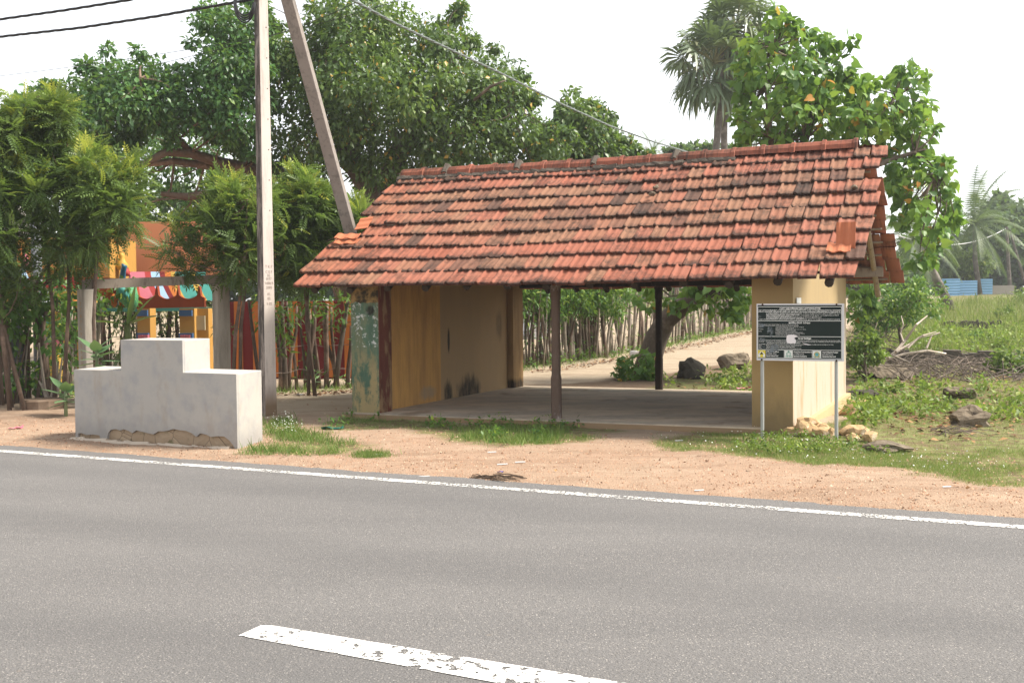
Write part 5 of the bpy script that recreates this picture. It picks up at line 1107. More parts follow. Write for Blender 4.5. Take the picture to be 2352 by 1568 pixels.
rosette(722, 862, 18.9, 7, .2, .08, 'small waxy weed at the foot of the stick fence left of the green pillar', .3)
# ------------------------------------------------------------------ leaning heart-leaf tree
hb = gnd(1480, 862); tY = hb[1]
H_ = [(1672, 175), (1690, 160), (1700, 100), (1735, 75), (1760, 40), (1790, 15), (1810, 45), (1850, 70), (1905, 85), (1960, 95), (1970, 130), (1945, 165), (1990, 175), (2040, 165), (2060, 150), (2100, 140), (2140, 150), (2150, 190), (2130, 230), (2148, 300), (2130, 340), (2180, 380), (2205, 470), (2195, 560), (2170, 580), (2140, 600), (2100, 620), (2070, 560), (2050, 470), (2040, 400), (2020, 350), (1900, 345), (1780, 345), (1730, 320), (1700, 330), (1680, 270), (1690, 220)]
C, R = outline_clusters(H_, tY-1.2, 1.5, 260, .33, .9)
C2, R2 = outline_clusters([(1450, 665), (1600, 650), (1728, 655), (1728, 700), (1700, 735), (1640, 730), (1560, 715), (1500, 700), (1460, 720)], tY-1.2, .5, 26, .27, .9)
C3, R3 = outline_clusters([(1950, 640), (2000, 645), (2010, 700), (1985, 760), (1960, 720)], tY-1.4, .3, 9, .22, .9)
C = np.concatenate([C, C2, C3]); R = np.concatenate([R, R2, R3])
limbsH = [([hb-SZ*.2, at(1488, 830, tY), at(1508, 775, tY), at(1530, 735, tY-.1), at(1565, 705, tY-.3), at(1610, 680, tY-.6), at(1660, 650, tY-.9), at(1720, 560, tY-1.1), at(1790, 430, tY-1.2), at(1850, 320, tY-1.2), at(1880, 220, tY-1.2)], [.34, .26, .225, .205, .19, .16, .13, .11, .1, .08, .05]),
          ([at(1580, 700, tY-.3), at(1630, 668, tY-.6), at(1645, 655, tY-.8)], [.13, .1, .08]),
          ([at(1790, 430, tY-1.2), at(1900, 400, tY-1.4), at(2010, 380, tY-1.5), at(2100, 350, tY-1.5), at(2150, 400, tY-1.6)], [.1, .08, .06, .04, .02]),
          ([at(1790, 430, tY-1.2), at(1770, 320, tY-1.3), at(1760, 200, tY-1.2), at(1770, 110, tY-1.2)], [.08, .06, .04, .015]),
          ([at(1900, 400, tY-1.4), at(1980, 300, tY-1.4), at(2060, 220, tY-1.3)], [.06, .04, .015])]
tree('heart_leaf_tree', 'leaning tree with big bright heart-shaped leaves rising over the right end of the roof', 'tree', hb, limbsH, C, R, 19, .15, HEART, HEARTM, BARKG, None, .75, droop=.75, upn=.35, rnd0=.5+.18*rng.normal(0, 1, len(C)), twr=.018, squash=.95)
Cb, Rb = outline_clusters([(1415, 850), (1440, 825), (1500, 815), (1510, 850), (1510, 888), (1425, 892)], tY-1.0, .35, 26, .22, .9)
V, Fq, rn, _ = leaves(Cb, Rb, 22, .11, HEART, .3, rnd0=np.full(len(Cb), .4)); o = npmesh('bush', V, Fq, HEARTM, None, (hb[0]-.2, tY-1, 0), {'rnd': rn}); tag(o, 'low leafy bush growing round the foot of the leaning trunk', 'bush')
# ------------------------------------------------------------------ palms
def fan(m, o, d, R_, n=24, droop=.25):
    d = unit(d); s = unit(np.cross(d, SZ+.01)); u = np.cross(s, d); roll = rng.normal(0, .5); s, u = s*math.cos(roll)+u*math.sin(roll), u*math.cos(roll)-s*math.sin(roll)
    for i in range(n):
        a = (i/(n-1)-.5)*4.2; r = R_*(.82+.18*math.cos(a*.7))*(.9+.2*rng.random()); f = unit(d*math.cos(a)+s*math.sin(a)+u*.10*math.cos(i*PI)); q = np.cross(f, u); w = R_*.07
        m1 = o+f*r*.6; e = o+f*r-SZ*droop*R_*(.5+rng.random()*.7)
        m.add([o, m1-q*w, e, m1+q*w], [(0, 1, 2, 3)])
def palmyra(label, trunk, r, crown_c, nf, Lf, seed, far=1.):
    t = thing('palmyra_palm', label, 'palm tree', trunk[0], 'twin palmyra palms'); MB().tube(trunk, r, 10, jit=.06).build('trunk', PALMT, t, smooth=True)
    pet = MB(); fm = MB()
    for i in range(nf):
        el = math.radians(-62+140*((i+.5)/nf)); az = i*2.4+rng.random()*.4; d = np.array([math.cos(az)*math.cos(el), math.sin(az)*math.cos(el), math.sin(el)]); L_ = Lf*(.55+.2*rng.random())
        p = crown_c+d*L_-SZ*.1*L_; pet.tube([crown_c, crown_c+d*L_*.5, p], [.035, .03, .022], 5); fan(fm, p, d-SZ*.25, Lf*(.5+.12*rng.random()), 22, .3 if el > 0 else .5)
    pet.build('leaf_stalks', flat('yellow_leaf_stalk', (.20, .20, .08)), t)
    o = fm.build('crown', PALMM, t); q = o.data.attributes.new('rnd', 'FLOAT', 'FACE'); n = len(o.data.polygons); rr = np.repeat(.25+.6*rng.random(n//22+1), 22)[:n]+rng.normal(0, .08, n); q.data.foreach_set('value', rr.clip(0, 1).astype(np.float32)); return t
pY = 41.
palmyra('left one of the twin palmyra palms, with a big ball of fan leaves', [gz(at(1640, 600, pY)[0], pY), at(1644, 350, pY), at(1652, 270, pY), at(1656, 120, pY)], [.17, .135, .125, .11], at(1640, 145, pY), 38, 1.75, 1)
palmyra('right one of the twin palmyra palms, partly hidden by the heart-leaved tree', [gz(at(1664, 600, pY+1)[0], pY+1), at(1663, 350, pY+1), at(1664, 270, pY+1), at(1680, 90, pY+1)], [.17, .135, .125, .11], at(1690, 70, pY+1), 36, 1.7, 2)
def coconut(label, trunk, r, cc, nf, L_, elmin=-35, wind=np.array([0, 0, 0]), group='coconut palms far behind'):
    t = thing('coconut_palm', label, 'palm tree', trunk[0], group); MB().tube(trunk, r, 8, jit=.06).build('trunk', PALMT, t, smooth=True); m = MB()
    for i in range(nf):
        el = math.radians(elmin+(88-elmin)*((i+.5)/nf)); az = i*2.4; d = unit(np.array([math.cos(az)*math.cos(el), math.sin(az)*math.cos(el), math.sin(el)])+wind*.3); p = cc.copy(); n = 16; pts = [p.copy()]; dd = d
        for j in range(n): dd = unit(dd-SZ*.085+wind*.02); p = p+dd*L_/n; pts.append(p.copy())
        for j in range(n):
            a = pts[j]; b = pts[j+1]; f = unit(b-a); s = unit(np.cross(f, SZ)); ll = L_*.2*math.sin(PI*(.12+.83*j/n))
            for sd in (-1, 1):
                for h_ in (0, .5):
                    o = a+(b-a)*h_; e = o+unit(s*sd*.8+f*.5-SZ*.45)*ll*(.9+.2*rng.random()); w = f*L_*.011; m.add([o-w, o+w, e], [(0, 1, 2)])
            m.add([a-s*.02, a+s*.02, b+s*.015, b-s*.015], [(0, 1, 2, 3)])
    o = m.build('crown', COCOM, t); q = o.data.attributes.new('rnd', 'FLOAT', 'FACE'); n = len(o.data.polygons); q.data.foreach_set('value', (.4+.25*rng.normal(0, 1, n)).clip(0, 1).astype(np.float32)); return t
def gpt(x, Y): X = at(x, 690, Y)[0]; return gz(X, Y)
coconut('small coconut palm top peeking over the left part of the roof ridge behind the cable', [gpt(1505, 62), at(1500, 400, 62), at(1500, 355, 62)], [.16, .14, .1], at(1500, 352, 62), 14, 1.5)
coconut('feathery coconut palm just right of the palmyra trunks over the ridge', [gpt(1722, 60), at(1725, 420, 60), at(1725, 375, 60)], [.16, .14, .1], at(1722, 372, 60), 12, 1.9, -20)
coconut('windblown coconut palm with upright fronds at the right, above the thin green tree', [gpt(2250, 72), at(2240, 600, 72), at(2238, 520, 72)], [.2, .17, .12], at(2236, 515, 72), 24, 4.2, -45, np.array([.5, 0, 0]))
coconut('drooping coconut palm behind the heart-leaved tree, its trunk hidden', [gpt(2130, 70), at(2120, 620, 70), at(2115, 540, 70)], [.2, .17, .12], at(2112, 530, 70), 20, 3.6, -50)
coconut('coconut palm with a leaning dark trunk rooted in the meadow on the right', [gnd(2185, 712), at(2165, 668, gnd(2185, 712)[1]), at(2130, 600, gnd(2185, 712)[1]), at(2105, 560, gnd(2185, 712)[1])], [.24, .2, .17, .14], at(2103, 552, gnd(2185, 712)[1]), 18, 2.8, -55)
coconut('coconut palm with drooping grey fronds at the right picture edge', [gpt(2330, 85), at(2310, 600, 85), at(2300, 545, 85)], [.2, .17, .12], at(2300, 535, 85), 22, 4.4, -50, np.array([-.3, 0, 0]))
# ------------------------------------------------------------------ distant trees
def bushtree(name, label, poly, Y, n, R0, per, size, lm, base, group=None, cat='tree', thick=2.5, trunk=.18, T=LEAF):
    C, R = outline_clusters(poly, Y, thick, n, R0, .5); mid = C.mean(0); b = gz(base[0], base[1])
    return tree(name, label, cat, b, [([b-SZ*.1, b+(mid-b)*.5+rng.normal(0, .1, 3), mid], [trunk, trunk*.8, trunk*.3])], C, R, per, size, T, lm, BARKG, group, .2, rnd0=.45+.2*rng.normal(0, 1, len(C)))
far = 'distant trees'
def bx(x, Y): return (at(x, 690, Y)[0], Y)
bushtree('distant_tree', 'rounded distant tree between the small coconut palm and the palmyra trunks', [(1530, 350), (1560, 332), (1600, 338), (1640, 330), (1655, 350), (1640, 380), (1530, 385)], 58, 46, .7, 60, .34, FARM, bx(1590, 58), far)
bushtree('distant_tree', 'rounded distant tree just right of the palmyra trunks above the ridge', [(1655, 350), (1690, 335), (1730, 350), (1760, 345), (1760, 380), (1655, 380)], 59, 30, .7, 60, .34, FARM, bx(1700, 59), far)
bushtree('distant_tree', 'large dark green distant tree filling the right edge behind the far utility pole', [(2235, 520), (2262, 468), (2300, 445), (2340, 470), (2390, 490), (2500, 470), (2550, 640), (2350, 672), (2260, 660), (2235, 600)], 84, 210, 1.3, 60, .5, FARM, bx(2320, 84), far, thick=4)
bushtree('distant_tree', 'dark distant tree mass behind the drooping coconut palms', [(2060, 560), (2110, 530), (2180, 540), (2250, 530), (2260, 640), (2180, 655), (2060, 650)], 88, 100, 1.3, 60, .5, FARM, bx(2150, 88), far, thick=4)
bushtree('distant_tree', 'thin light green tree with a pale bare stem in front of the blue sheets', [(2195, 590), (2225, 570), (2260, 575), (2285, 600), (2270, 630), (2235, 640), (2200, 625)], 74, 40, .6, 50, .26, WEED, bx(2247, 74), far, trunk=.12)
bushtree('distant_tree', 'distant tree seen beyond the pale stick hedge past the yellow wall', [(1940, 600), (2000, 590), (2070, 600), (2080, 660), (1940, 670)], 66, 50, .9, 60, .4, FARM, bx(2000, 66), far)
bushtree('hedge_tree', 'leafy tree over the lane hedge seen under the roof', [(1195, 650), (1300, 640), (1420, 640), (1460, 660), (1440, 720), (1380, 715), (1300, 720), (1240, 760), (1200, 730)], 26.5, 60, .4, 70, .13, HEDGE, (1.6, 27.6), None, thick=.8, T=NARROW)
for i, (x0, x1, Y, y0) in enumerate([(-900, -100, 60, 430), (-160, 500, 62, 420), (480, 1200, 64, 430), (1180, 1760, 70, 560), (1700, 2080, 76, 590), (2450, 3300, 80, 520)]):
    lab = ['far tree belt beyond the left edge', 'far tree belt behind the temple and fig limbs', 'far tree belt behind the tallest fig tree', 'far tree belt glimpsed under the roof', 'far tree belt behind the heart-leaved tree', 'far tree belt beyond the right edge'][i]
    pts = [(x0, 700), (x0, y0+30)]+[(x0+(x1-x0)*q, y0+45*math.sin(q*17+i)) for q in np.linspace(.05, .95, 9)]+[(x1, y0+30), (x1, 700)]
    C, R = outline_clusters(pts, Y, 3, 170, 1.5, .5); V, Fq, rn, _ = leaves(C, R, 34, .75, LEAF, rnd0=.35+.15*rng.normal(0, 1, len(C)))
    o = npmesh('tree_belt', V, Fq, FARM, None, gz(*bx((x0+x1)/2, Y)), {'rnd': rn}); tag(o, lab, 'tree belt', None, 'stuff')
# bush and dead wood at the right
bushtree('shrub', 'grey green shrub with many thin branches right of the yellow wall', [(1950, 700), (1975, 660), (2010, 645), (2060, 650), (2110, 640), (2160, 650), (2175, 690), (2160, 720), (2120, 745), (2090, 740), (2060, 760), (2010, 765), (1960, 770)], 24.5, 90, .28, 40, .095, HEDGE, (at(2080, 800, 24.5)[0], 24.5), None, 'shrub', 1.0, .05)
bushtree('shrub', 'low bright green shrub at the rear corner of the yellow wall', [(1950, 770), (1990, 755), (2020, 775), (2030, 820), (1995, 835), (1950, 830)], 20.5, 34, .2, 40, .09, WEED, (at(1985, 830, 20.5)[0], 20.5), None, 'shrub', .4, .03)
bushtree('shrub', 'bright green weedy shrub at the right edge beside the dark bank', [(2270, 830), (2290, 795), (2352, 800), (2420, 800), (2420, 880), (2352, 880), (2290, 870)], 21.5, 40, .25, 40, .1, WEED, (at(2350, 870, 21.5)[0], 21.5), None, 'shrub', .5, .03)
m = MB(); b0 = gnd(2035, 860)
def br(px, r0, r1, Y0): m.tube([at(x, y, Y0+.12*i*(1 if i % 2 else .4)) for i, (x, y) in enumerate(px)], list(np.linspace(r0, r1, len(px))), 6, jit=.2)
Yd = 22.0
br([(2008, 850), (2030, 830), (2058, 808), (2080, 780), (2105, 745), (2130, 725)], .05, .012, Yd)
br([(2058, 808), (2090, 790), (2120, 770), (2150, 762)], .03, .01, Yd); br([(2040, 822), (2080, 812), (2130, 805), (2172, 812)], .035, .02, Yd)
br([(2075, 785), (2068, 765), (2075, 745), (2070, 725)], .02, .008, Yd); br([(2085, 800), (2110, 775), (2140, 770), (2158, 763)], .02, .008, Yd); br([(2128, 800), (2140, 770), (2160, 765)], .022, .01, Yd)
br([(2050, 815), (2085, 830), (2110, 850)], .02, .008, Yd); br([(2030, 840), (2000, 815), (1985, 790), (1975, 760)], .03, .01, Yd+.4); br([(1985, 790), (2005, 770), (2015, 740)], .018, .008, Yd+.4); br([(1990, 830), (1978, 800), (1960, 780)], .025, .01, Yd+.3)
m.single('dead_branch', DEADB, 'bleached dead branch with forked twigs lying on the brush heap', 'dead branch')
m = MB()
for i in range(240):
    x = 2040+330*rng.random(); y = 835+45*rng.random(); p = gnd(x, y); a = rng.random()*PI; l_ = .35+.8*rng.random(); q = p+np.array([math.cos(a)*l_, math.sin(a)*l_*.5, .10+.28*rng.random()]); m.tube([p+SZ*.02, (p+q)/2+rng.normal(0, .06, 3)+SZ*.1, q], [.012, .009, .004], 4)
for i in range(110):
    x = 1955+90*rng.random(); y = 760+80*rng.random(); p = at(x, y, 23.5+rng.random()); a = rng.random()*PI*2; l_ = .3+.7*rng.random(); m.tube([p, p+np.array([math.cos(a)*l_, math.sin(a)*l_*.4, .25*rng.normal()])], [.009, .004], 4)
tag(m.build('brushwood', DEADD, None, gnd(2150, 850)), 'heap of grey dead twigs and brushwood below the low bank', 'brushwood', kind='stuff')
m = MB()
for i in range(16):
    p = gnd(2130+70*rng.random(), 985+20*rng.random()); a = rng.normal(-.35, .2); a += rng.normal(0, .6); l_ = .15+.35*rng.random(); m.tube([p+SZ*.01, p+np.array([math.cos(a)*l_*.5, math.sin(a)*l_*.5, .03+.04*rng.random()]), p+np.array([math.cos(a)*l_, math.sin(a)*l_, .01])], [.006, .005, .003], 4)
m.single('palm_stalks', DEADD, 'bundle of dry palm stalks on the grass by the angular stone', 'dry stalks')
# low ruined walls in the field
RUIN = pm('ruined_wall_stone', (.05, .042, .034), (.14, .12, .095), 6, .95, .9, 20, c3=(.06, .08, .03))
def lowwall(x0, y0, x1, y1, h, label):
    p, q = gnd(x0, y0), gnd(x1, y1); m = MB(); n = 26
    for i in range(n):
        a = p+(q-p)*(i+.5)/n; a = gz(a[0], a[1]); m.box(a+SZ*(h*.5-.1), (np.linalg.norm(q-p)/n*1.01, .32+.05*rng.random(), h+.2+.05*rng.normal()), (unit(q-p), unit(np.cross(SZ, unit(q-p))), SZ))
    m.single('ruined_wall', RUIN, label, 'low wall')
lowwall(2030, 832, 2560, 842, .27, 'long dark ruined kerb wall along the foot of the meadow'); lowwall(2165, 758, 2300, 760, .30, 'short broken wall stub in the middle of the meadow')
# ------------------------------------------------------------------ far built things
BSH = NT('blue_corrugated_sheet'); x = BSH.xyz(); wv_ = BSH.math('SINE', BSH.math('MULTIPLY', x[2], 36.)); BSHM = BSH.finish(BSH.mix(BSH.noise(1.2, 4), (.16, .36, .62), (.24, .46, .70)), .5, BSH.bump(wv_, .6, .03), .4)
GSH = flat('rusty_grey_sheet', (.36, .32, .28))
for x0, x1, ya, yb, Y, mt, lab in [(2152, 2170, 662, 680, 71, flat('dark_blue_sheet', (.03, .05, .16)), 'dark blue sheet at the left end of the tin fence'), (2163, 2205, 640, 684, 70, BSHM, 'left and tallest blue corrugated tin fence panel'), (2205, 2245, 644, 682, 70.8, BSHM, 'middle blue corrugated tin fence panel behind the thin pale stem'), (2245, 2280, 640, 672, 73, BSHM, 'right blue corrugated tin panel next to the rusty ones'), (2250, 2330, 655, 678, 74, GSH, 'rusty grey tin sheet fence at the foot of the far utility pole')]:
    m = MB(); px_box(m, x0, x1, ya, yb+4, Y, .06); m.single('tin_fence_panel', mt, lab, 'tin fence')
fp = gpt(2320, 76); m = MB(); m.tube([fp, at(2312, 520, 76)], [.15, .10], 8); fpole = m.single('utility_pole', PALMT, 'far thin utility pole with a stay at the right picture edge', 'utility pole')
MB().tube([gpt(2362, 77), at(2320, 532, 76)], [.12, .08], 8).single('strut_pole', PALMT, 'far slanting stay pole leaning on the distant utility pole', 'brace pole')
bundle('overhead_cable', sagline(at(2060, 540, 60), at(2310, 525, 76), .8), .035, 0, flat('pale_wire', (.5, .5, .5)), 'pale slack wire running to the far utility pole', 1, 50)
m = MB(); px_box(m, 1205, 1262, 650, 800, 33, 4); wh = at(1232, 860, 33); hs_ = thing('white_house', 'white house wall glimpsed between hedge sticks under the roof', 'house', gz(wh[0], 33)); m.build('wall', flat('white_house_paint', (.78, .78, .80)), hs_)
m = MB(); px_box(m, 1200, 1266, 800, 835, 32.9, 4.2); m.build('base', flat('red_house_base', (.36, .12, .07)), hs_)
m = MB(); px_box(m, 1195, 1270, 625, 650, 32.6, 4.8); m.build('roof', flat('house_roof', (.3, .12, .07)), hs_)
m = MB(); eg = at(1484, 352, 60); m.tube([eg, eg+SZ*.15, eg+np.array([.05, 0, .32]), eg+np.array([.1, 0, .5]), eg+np.array([.07, 0, .66]), eg+np.array([.13, 0, .72]), eg+np.array([.32, 0, .70])], [.05, .12, .13, .06, .035, .04, .008], 8)
m.single('egret', WPL, 'small white egret perched on the distant treetop left of the palms', 'bird')
# ------------------------------------------------------------------ grass, weeds, pebbles
def wsample(n, polys, dens=None, amp=.3, sc=1.6):
    P = np.array([q for p in polys for q in p]); lo, hi = P.min(0), P.max(0); out = []
    X = lo[0]+(hi[0]-lo[0])*rng.random(n); Y = lo[1]+(hi[1]-lo[1])*rng.random(n)
    m = gmask(X, Y, polys, amp, sc); keep = rng.random(n) < m
    # clear of the floor slab, posts and block
    a = (X-SO[0])*SU[0]+(Y-SO[1])*SU[1]; b = (X-SO[0])*SV[0]+(Y-SO[1])*SV[1]; keep &= ~((a > -.02) & (a < 5.95) & (b > -.06) & (b < 5.1))
    if dens is not None: keep &= rng.random(n) < dens(X, Y)
    nn_ = X*RN[0]+Y*RN[1]; keep &= nn_ > NE+.3
    X, Y = X[keep], Y[keep]; return np.stack([X, Y, terrain(X, Y)], -1)
def blades(name, P, per, h, mat, label, spread=.05, lean=.5, r0=.45, T=BLADE, wide=1., hv=.35):
    N = len(P)*per; ci = np.repeat(np.arange(len(P)), per); pos = P[ci]+np.concatenate([rng.normal(0, spread, (N, 2)), np.zeros((N, 1))], 1); pos[:, 2] -= .006
    fwd = rng.normal(0, lean, (N, 3)); fwd[:, 2] = 1; nrm = rng.normal(0, 1, (N, 3)); nrm[:, 2] *= .2
    hh = h*(1+hv*rng.normal(0, 1, N)).clip(.3, 2.)*(np.repeat(.7+.6*rng.random(len(P)), per))
    Tv = T[0].copy(); Tv[:, 1] *= wide
    V, Fq = scatter(Tv, T[1], pos, fwd, nrm, hh); rn = np.repeat(((r0+.2*rng.normal(0, 1, len(P)))[ci]+.12*rng.normal(0, 1, N)).clip(0, 1), len(T[1]))
    o = npmesh(name, V, Fq, mat, None, tuple(P.mean(0)), {'rnd': rn}); return tag(o, label, 'grass', None, 'stuff')
def clumps(name, P, per, R0, size, mat, label, T=LEAF, r0=.5, squash=.5, up=.05, cat='weeds'):
    R = R0*(.5+rng.random(len(P))); C = P+SZ*(R*squash*.6+up)[:, None] if False else P+np.stack([0*R, 0*R, R*squash*.5+up], -1)
    V, Fq, rn, _ = leaves(C, R, per, size, T, 0., squash, 1.0, rnd0=r0+.2*rng.normal(0, 1, len(P)))
    o = npmesh(name, V, Fq, mat, None, tuple(P.mean(0)), {'rnd': rn}); return tag(o, label, cat, None, 'stuff')
patch = lambda s, lo=.35, hi=.6: (lambda X, Y: sstep(lo, hi, fbm(X*s, Y*s, 55)))
blades('grass', wsample(2600, [GR_BLOCK], patch(2.2, .25, .55)), 8, .07, GRASSM, 'green grass patch growing at the right foot of the concrete block', r0=.5)
blades('grass', wsample(4200, [GR_SLAB], patch(2.0, .42, .62)), 7, .05, GRASSM, 'strip of grass along the front edge of the shelter floor', r0=.42)
blades('grass', wsample(520, [gpoly([(1040, 1000), (1140, 985), (1250, 990), (1310, 1003), (1220, 1020), (1090, 1013)])], patch(3., .3, .55)), 11, .075, GRASSM, 'tall grass tuft on the sand before the front post', r0=.5)
blades('grass', wsample(400, [GR_TUFT]), 8, .05, GRASSM, 'small flat grass tuft near the asphalt edge', r0=.5)
blades('grass', wsample(60000, [GR_VERGE], patch(2.4, .32, .62), .55, 2.4), 5, .032, GRASSM, 'short grass verge in front of the notice board', r0=.74)
blades('grass', wsample(60000, [GR_RIGHT], patch(1.1, .25, .55), .5, 1.8), 5, .036, GRASSM, 'thin mossy grass over the plot right of the shelter', r0=.66)
blades('meadow_grass', wsample(14000, [GR_FIELD], lambda X, Y: np.clip(20/Y, .15, 1)), 7, .32, MEADM, 'tall yellow green grass of the rising meadow', .16, .35, .45, wide=.9)
clumps('ground_weeds', wsample(520, [gpoly([(1965, 900), (1970, 860), (2100, 880), (2260, 890), (2352, 900), (2352, 990), (2250, 960), (2100, 960), (2020, 985), (1970, 960)])], patch(.8, .3, .5)), 20, .16, .085, WEED, 'bright green leafy weeds between the stones of the plot', r0=.62)
clumps('ground_weeds', wsample(200, [GR_BEHIND], patch(1.2, .3, .5)), 18, .14, .08, WEED, 'leafy weeds behind the shelter floor near the rocks', r0=.6)
clumps('ground_weeds', wsample(330, [gpoly([(2050, 812), (2352, 812), (2700, 820), (2600, 770), (2352, 765), (2100, 770)])]), 26, .32, .11, WEED, 'band of bright weeds along the top of the low wall', r0=.72, squash=.7)
clumps('ground_weeds', wsample(260, [GR_SLAB], patch(2.0, .4, .6)), 16, .10, .05, HEDGE, 'small dark creeping weeds by the floor edge', r0=.5)
clumps('ground_weeds', wsample(150, [gpoly([(1740, 1010), (1850, 1005), (1960, 1020), (2040, 1035), (1960, 1060), (1800, 1050), (1690, 1030)])]), 16, .07, .035, WEED, 'creeping weeds at the foot of the notice board', r0=.42)
clumps('ground_weeds', wsample(240, [gpoly([(1960, 1010), (2010, 985), (2050, 960), (1990, 930), (1960, 950)])]), 18, .13, .08, WEED, 'leafy weeds among the rubble behind the sign', r0=.5, squash=.9)
# lane and fence foot growth
FT = []
for tt in np.concatenate([np.arange(.2, 3.4, .05), np.arange(6.6, 34, .09)]):
    p, _ = fence_xy(tt); q = p+np.array([.62, -.42])*(.05+.5*rng.random()); FT.append((q[0], q[1], float(terrain(*q))))
FT = np.array(FT); blades('grass', FT, 12, .13, GRASSM, 'grass fringe along the foot of the lane hedge', .14, .6, .6)
clumps('ground_weeds', FT[FT[:, 1] > 22][::4], 18, .16, .08, HEDGE, 'leafy growth at the foot of the lane hedge', r0=.6, squash=.8)
# flowers
FLW = flat('tiny_white_flower', (.75, .77, .70))
def dots(name, P, mat, label, h, s_, kind='stuff', cat='flowers'):
    N = len(P); pos = P+np.stack([0*P[:, 0], 0*P[:, 0], h*(.5+rng.random(N))], -1); T = (np.array([(-.5, -.5, 0), (.5, -.5, 0), (.5, .5, 0), (-.5, .5, 0)])*1., np.array([(0, 1, 2, 3)]))
    V, Fq = scatter(T[0], T[1], pos, rng.normal(0, 1, (N, 3)), rng.normal(0, .5, (N, 3))+np.array([0, -.6, .8]), s_*(.6+.8*rng.random(N))); tag(npmesh(name, V, Fq, mat, None, tuple(P.mean(0))), label, cat, None, kind)
dots('small_flowers', wsample(500, [gpoly([(612, 965), (650, 965), (700, 990), (690, 1010), (620, 1000)])]), FLW, 'tiny white flower heads in the grass by the concrete block', .11, .008)
dots('small_flowers', wsample(800, [GR_VERGE]), FLW, 'tiny white flowers sprinkled over the roadside verge', .05, .009)
# gravel
def pebbles(n, s0, s1, n0, n1, size, mat, label, nm='gravel'):
    s = s0+(s1-s0)*rng.random(n); q = n0+(n1-n0)*rng.random(n)**1.6; X = s*RS[0]+q*RN[0]; Y = s*RS[1]+q*RN[1]; P = np.stack([X, Y, terrain(X, Y)], -1)
    T = (np.array([(.6, 0, -.2), (0, .5, -.2), (-.6, .1, -.2), (0, -.5, -.2), (.1, 0, .45)]), np.array([(0, 1, 4), (1, 2, 4), (2, 3, 4), (3, 0, 4)]))
    sz = size*(.4+1.4*rng.random(n)**3); P[:, 2] += sz*.15
    nrm = rng.normal(0, .3, (n, 3)); nrm[:, 2] += 1; V, Fq = scatter(T[0], T[1], P, rng.normal(0, 1, (n, 3))*np.array([1, 1, .1]), nrm, sz)
    tag(npmesh(nm, V, Fq, mat, None, tuple(P.mean(0)), {'rnd': np.repeat(rng.random(n), 4)}), label, 'gravel', None, 'stuff')
k = NT('gravel_stone'); GRV = k.finish(k.ramp(k.attr('rnd'), [(0, (.12, .065, .04)), (.25, (.30, .17, .105)), (.8, (.43, .27, .18)), (1, (.52, .40, .30))]), .95, None, .1)
pebbles(42000, -13, 8, NE-.02, 12.0, .012, GRV, 'reddish gravel spread along the asphalt edge')
pebbles(2600, -13, 8, NL-.1, NE+.1, .011, GRV, 'stray grit spilled over the asphalt edge', 'gravel')
pebbles(1500, -13, 8, 9.2, 14.5, .02, GRV, 'scattered small stones on the sandy roadside', 'gravel')
k = NT('dry_leaf'); DRYL = k.finish(k.ramp(k.attr('rnd'), [(0, (.07, .035, .02)), (.6, (.20, .10, .05)), (1, (.34, .20, .09))]), .8, None, .2)
def dry(P, size, label):
    N = len(P); P = P+np.stack([0*P[:, 0], 0*P[:, 0], .012+.02*rng.random(N)], -1); nrm = rng.normal(0, .35, (N, 3)); nrm[:, 2] += 1; fw = rng.normal(0, 1, (N, 3)); fw[:, 2] *= .1
    V, Fq = scatter(LEAF[0], LEAF[1], P, fw, nrm, size*(.6+.8*rng.random(N))); tag(npmesh('fallen_leaves', V, Fq, DRYL, None, tuple(P.mean(0)), {'rnd': np.repeat(rng.random(N), 4)}), label, 'dry leaves', None, 'stuff')
dry(wsample(2600, [gpoly([(1955, 900), (1960, 850), (2352, 850), (2352, 1010), (2150, 1025), (2000, 985)])]), .085, 'brown fallen leaves strewn over the weedy plot')
q = np.array([(p[0]+.75*(.4+.6*rng.random()), p[1]-.5*(.4+.6*rng.random())) for p in np.repeat(FT[:, :2], 5, 0)]); dry(np.stack([q[:, 0], q[:, 1], terrain(q[:, 0], q[:, 1])], -1), .08, 'line of brown dry leaves along the lane hedge')
VG = gpoly([(0, 1010), (170, 1040), (560, 1060), (900, 1085), (1500, 1130), (2352, 1175), (2352, 1115), (1900, 1072), (1500, 1030), (1100, 1030), (700, 1050), (160, 1000), (0, 960)])
dry(wsample(320, [VG]), .045, 'small dry leaf bits and bark scraps strewn over the sandy roadside')
for i, (x, y, Y, r, lab) in enumerate([(2072, 690, 60, .9, 'small round scrub bush at the meadow foot of the leaning palm'), (2215, 672, 66, .7, 'grey scrub bush in front of the middle tin panel'), (2300, 735, 46, .5, 'low scrub clump right of the broken wall stub'), (2120, 740, 42, .45, 'low scrub clump left of the broken wall stub'), (2340, 700, 58, .8, 'scrub bush in the meadow at the right picture edge'), (2250, 790, 30, .35, 'small weed bush just above the dark kerb wall')]):
    b = gnd(x, y); Cq = b+np.stack([rng.normal(0, r*.6, 14), rng.normal(0, r*.4, 14), r*.25+abs(rng.normal(0, r*.3, 14))], -1); V, Fq, rn, _ = leaves(Cq, np.full(14, r*.4), 40, .07+.05*r, LEAF, rnd0=.4+.2*rng.normal(0, 1, 14))
    tag(npmesh('scrub_bush', V, Fq, HEDGE if i % 2 else WEED, None, b, {'rnd': rn}), lab, 'bush')
dry(wsample(260, [GR_BEHIND]), .09, 'dry leaves on the soil behind the shelter floor')
HAZE = .0009
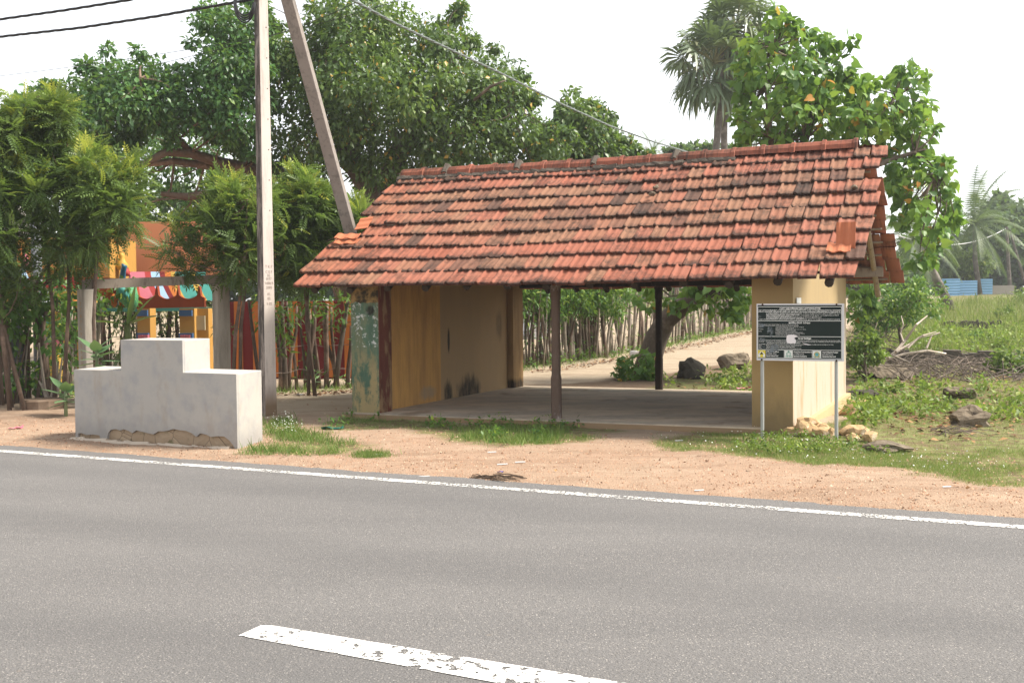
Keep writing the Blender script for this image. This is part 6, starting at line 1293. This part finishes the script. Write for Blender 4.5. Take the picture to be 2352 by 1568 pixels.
# ------------------------------------------------------------------ light, sky, camera
SUN_EL, SUN_AZ = math.radians(52), math.radians(88)     # azimuth from +Y towards +X
w = bpy.data.worlds.new('World'); SC.world = w; w.use_nodes = True; t = w.node_tree; t.nodes.clear()
sk = t.nodes.new('ShaderNodeTexSky'); sk.sky_type = 'NISHITA'; sk.sun_disc = False; sk.sun_elevation = SUN_EL; sk.sun_rotation = SUN_AZ
sk.air_density = 1.0; sk.dust_density = 1.0; sk.ozone_density = 1.0
hs = t.nodes.new('ShaderNodeHueSaturation'); hs.inputs['Saturation'].default_value = .16
bg = t.nodes.new('ShaderNodeBackground'); bg.inputs[1].default_value = .128; ot = t.nodes.new('ShaderNodeOutputWorld')
t.links.new(sk.outputs[0], hs.inputs['Color']); t.links.new(hs.outputs[0], bg.inputs[0]); t.links.new(bg.outputs[0], ot.inputs[0])
L = bpy.data.lights.new('sun', 'SUN'); L.energy = 3.4; L.angle = math.radians(14); L.color = (1, .93, .82)
so = bpy.data.objects.new('sun', L); COL.objects.link(so)
sd = Vector((math.sin(SUN_AZ)*math.cos(SUN_EL), math.cos(SUN_AZ)*math.cos(SUN_EL), math.sin(SUN_EL)))
so.rotation_euler = (-sd).to_track_quat('-Z', 'Y').to_euler(); so.location = tuple(sd*60)
cd = bpy.data.cameras.new('camera'); co = bpy.data.objects.new('camera', cd); COL.objects.link(co); SC.camera = co
cd.sensor_width = 36; cd.lens = F/2352*36; cd.clip_end = 5000; cd.clip_start = .05
M = Matrix.Identity(4)
for i in range(3): M[i][0] = _rt[i]; M[i][1] = _up[i]; M[i][2] = -_fw[i]; M[i][3] = EYE[i]
co.matrix_world = M
SC.view_settings.view_transform = 'Standard'; SC.view_settings.look = 'None'; SC.view_settings.gamma = 1; SC.view_settings.exposure = 1.3
SC.render.film_transparent = False
SC.cycles.max_bounces = 6; SC.cycles.transparent_max_bounces = 12; SC.cycles.use_denoising = True

hz = bpy.data.materials.new('haze_air'); hz.use_nodes = True; t = hz.node_tree; t.nodes.clear()
vo = t.nodes.new('ShaderNodeVolumePrincipled'); vo.inputs['Color'].default_value = (.93, .95, .97, 1); vo.inputs['Density'].default_value = HAZE; vo.inputs['Anisotropy'].default_value = .3
o_ = t.nodes.new('ShaderNodeOutputMaterial'); t.links.new(vo.outputs[0], o_.inputs['Volume'])
hb_ = MB().box((0, 60, 8.5), (760, 760, 26)).build('haze', hz); tag(hb_, 'thin pale haze in the humid air', 'haze', None, 'stuff')
